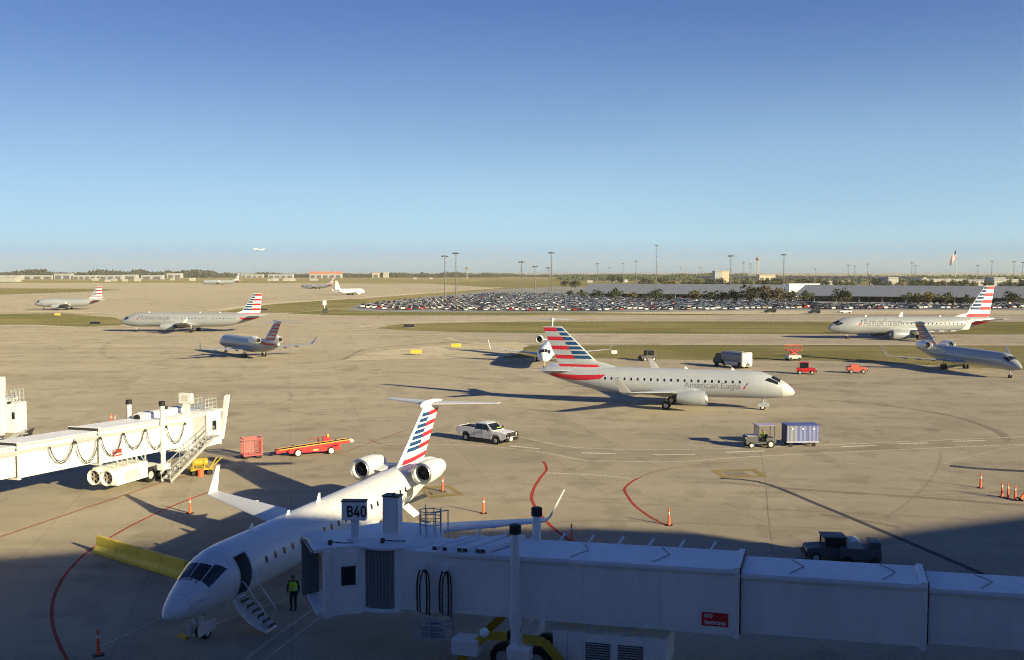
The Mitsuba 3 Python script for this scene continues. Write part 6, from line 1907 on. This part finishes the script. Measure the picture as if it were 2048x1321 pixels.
for n_, (q, w, h, wall, roof, bays, lab) in enumerate((
        ((-1271.15, 2530.27), 66, 10, HW, HW, 3, 'white hall with three doors at the far left edge'), ((-1294.95, 2741.21), 84, 10, HW, HG, 3, 'long white hall, second on the far left'), ((-1226.50, 2741.21), 45, 14, HG, HW, 2, 'grey far hall with pale roof, left of the long row'),
        ((-1166.27, 2741.21), 62, 10, HW, HW, 4, 'white far hall with four doors in the middle of the left row'), ((-1095.09, 2741.21), 60, 10, HG, HG, 3, 'grey far hall right of the white four door hall'), ((-1088.43, 2860.43), 36, 11, HW, HG, 1, 'tall narrow white hall in the left row'),
        ((-982.85, 2741.21), 56, 10, HG, HW, 2, 'grey far hall with pale roof near the domed one'), ((-1107.14, 3289.63), 46, 15, HW, HW, 2, 'broad white hall with a high roof, right end of the left row'), ((-972.06, 1934.69), 36, 7, HW, HW, 0, 'low white shed in front of the far left hall'),
        ((-947.26, 3655.25), 80, 11, HW, HG, 4, 'long white hall left of the orange one'), ((-843.22, 3655.25), 90, 11, HG, HW, 4, 'long grey hall just left of the orange one'), ((-611.06, 3289.63), 104, 14, HW, HR, 5, 'orange red hangar on the far horizon'),
        ((-496.44, 3655.25), 24, 17, HT, HR, 1, 'small tan hall with orange roof right of the orange hangar'), ((-459.94, 3655.25), 18, 20, HW, HW, 0, 'small white block beside the tan hall'),
        ((354.46, 1730.94), 12, 19, HG, HG, 0, 'blue grey hotel slab, left half of the pair'), ((366.57, 1730.94), 12, 19, HT, HT, 0, 'cream hotel block, right half of the pair'), ((416.41, 1644.35), 26, 13, HT, HW, 3, 'tan hall under the water tower'),
        ((540.81, 1264.67), 56, 8, HW, HW, 2, 'white hall left of the flagpole'), ((587.70, 1217.80), 14, 10, HG, HG, 1, 'grey block right of the flagpole'), ((590.18, 1174.27), 60, 8, HW, HW, 3, 'white hall at the far right edge'), ((577.45, 1264.67), 30, 7, HW, HG, 0, 'low white hall behind the flagpole'),
        ((387.05, 1027.37), 10, 11, HW, HW, 0, 'tiny white tower block among the trees'))):
    place(hall(w, 24, h, wall, roof, bays, 8.0 if 'hangar on' in lab else 1.6), 'far_building', lab, 'building', *q, 0.0)
hotel = None
# small white sheds, trailers and parked vans along the far field edge
shed = Model()
shed.part('wall', box(0, 0, 2.6, 11, 6, 5.2), HW)
shed.part('roof', box(0, 0, 5.35, 11.6, 6.6, .3), HG)
shed_at = [(-781.70, 1934.69), (-817.21, 2055.67), (-770.55, 1993.35), (-768.96, 2055.67), (-512.93, 2122.01), (-501.27, 2122.01), (-477.95, 2122.01), (-466.30, 2122.01), (-436.94, 2192.78), (-429.28, 2192.78), (-913.31, 2192.78), (-796.68, 2349.47), (-699.76, 2192.78), (-265.56, 2741.21), (-221.76, 2741.21), (110.66, 1730.94), (134.87, 1730.94), (189.82, 1827.16), (206.24, 1827.16), (223.05, 1730.94), (233.43, 1730.94), (455.83, 1370.14), (438.65, 1217.80), (431.88, 1370.14)]
for q in shed_at:
    place(shed, 'white_shed', f'{ordinal(q, shed_at)} small white shed from the left on the far edge of the field', 'shed', *q, rng.uniform(-.15, .15), group='small white sheds along the far field edge', s=rng.uniform(.7, 1.15))

# elevated road
el = Model()
e0, e1 = np.array((329.42, 1777.75)), np.array((616.74, 1494.78))
d = e1 - e0
Le = np.linalg.norm(d)
el.part('deck', box(Le / 2, 0, 9.0, Le, 12, 1.6), HW)
el.part('parapet', box(Le / 2, -6, 10.4, Le, .4, 1.4), HW)
for k in range(int(Le / 40)):
    el.part('pier', box(20 + k * 40, 0, 4.2, 2.5, 8, 8.4), HG)
place(el, 'elevated_road', 'long pale elevated road on the right skyline', 'bridge', e0[0], e0[1], math.atan2(d[1], d[0]))


def water_tower(h, r, mat):
    m = Model()
    m.part('stem', tube([(0, 0, 0), (0, 0, h * .12), (0, 0, h - r)], [r * .5, r * .22, r * .3], 14), mat, smooth=50)
    m.part('tank', moved(lathe([(-r * .9, .01), (-r * .7, r * .7), (-.15 * r, r), (.3 * r, .9 * r), (.62 * r, .5 * r), (.72 * r, .01)], 20, 'z'), 0, 0, h), simple_cache('tank_dull', (0.25, 0.2, 0.12)), smooth=50)
    return m
place(water_tower(48, 4.5, HT), 'water_tower', 'tan water tower on the right skyline', 'water tower', *(537.69, 2192.78), 0)
place(water_tower(34, 5.5, HG), 'water_tower', 'grey water tower on the skyline right of the mast pair', 'water tower', *(-147.84, 3289.63), 0)

# the far belt of woodland round the horizon
def far_wood(q0, q1, h, n, seed, depth=120):
    g = np.random.default_rng(seed)
    q0, q1 = np.array(q0), np.array(q1)
    d = q1 - q0
    t = g.uniform(0, 1, n)
    hh = h * (.55 + .6 * meshkit.noise(np.c_[t * 26, np.full(n, seed), np.zeros(n)])) * g.uniform(.55, 1.0, n)
    base = q0 + d * t[:, None] + np.c_[np.zeros(n), g.uniform(0, depth, n)]
    z = g.uniform(0.1, 1.0, n) ** .8 * hh
    p = np.c_[base, z]
    s = h * .16 * g.uniform(.6, 1.4, n)
    a = g.normal(size=(n, 3)) * [1, .4, .6]
    b = g.normal(size=(n, 3)) * [.5, .4, 1]
    a *= (s / np.linalg.norm(a, axis=1))[:, None]
    b *= (s / np.linalg.norm(b, axis=1))[:, None]
    v = np.stack([p - a, p + b, p + a, p - b], 1).reshape(-1, 3)
    v[:, 2] = np.maximum(v[:, 2], 0)
    i = np.arange(n) * 4
    return trimesh.Trimesh(v, np.vstack([np.stack([i, i + 1, i + 2], 1), np.stack([i, i + 2, i + 3], 1)]), process=False)
single('far_wood', far_wood((-1879.18, 3289.63), (-1102.39, 3655.25), 29, 12000, 1), LEAF2, 'dark belt of far trees on the left horizon behind the halls', 'trees', kind='stuff')
single('far_wood', far_wood((-1148.02, 3655.25), (-46.38, 3870.32), 19, 11000, 2), LEAF2, 'low dark belt of far trees across the middle of the horizon', 'trees', kind='stuff')
single('far_wood', far_wood((-572.58, 4699.87), (868.77, 3655.25), 17, 11000, 3), LEAF2, 'hazy far woodland right of the orange hangar', 'trees', kind='stuff')
single('far_wood', far_wood((116.08, 2192.78), (1103.16, 1730.94), 13, 15000, 4, 500), LEAF, 'scrub and scattered trees under the elevated road', 'trees', kind='stuff')

# materials that share one BSDF each
for key, fn, rough, spec in (('paved', paved_fn, .8, .06), ('grass', grass_fn, .8, .03), ('weathered_paint', weathered_fn, .55, .3)):
    scene[key] = {'type': 'twosided', 'bsdf': {'type': 'principled', 'base_color': proc(fn), 'roughness': rough, 'specular': spec}}

# thin haze over the whole field, out to the horizon
scene['haze'] = {'type': 'cube', 'bsdf': {'type': 'null'}, 'interior': {'type': 'ref', 'id': 'air'},
                 'to_world': T().translate([0, 0, 69.0]).scale([9600.0, 9600.0, 70.0])}
labels['haze'] = {'label': 'thin pale haze over the field and the horizon', 'kind': 'stuff'}
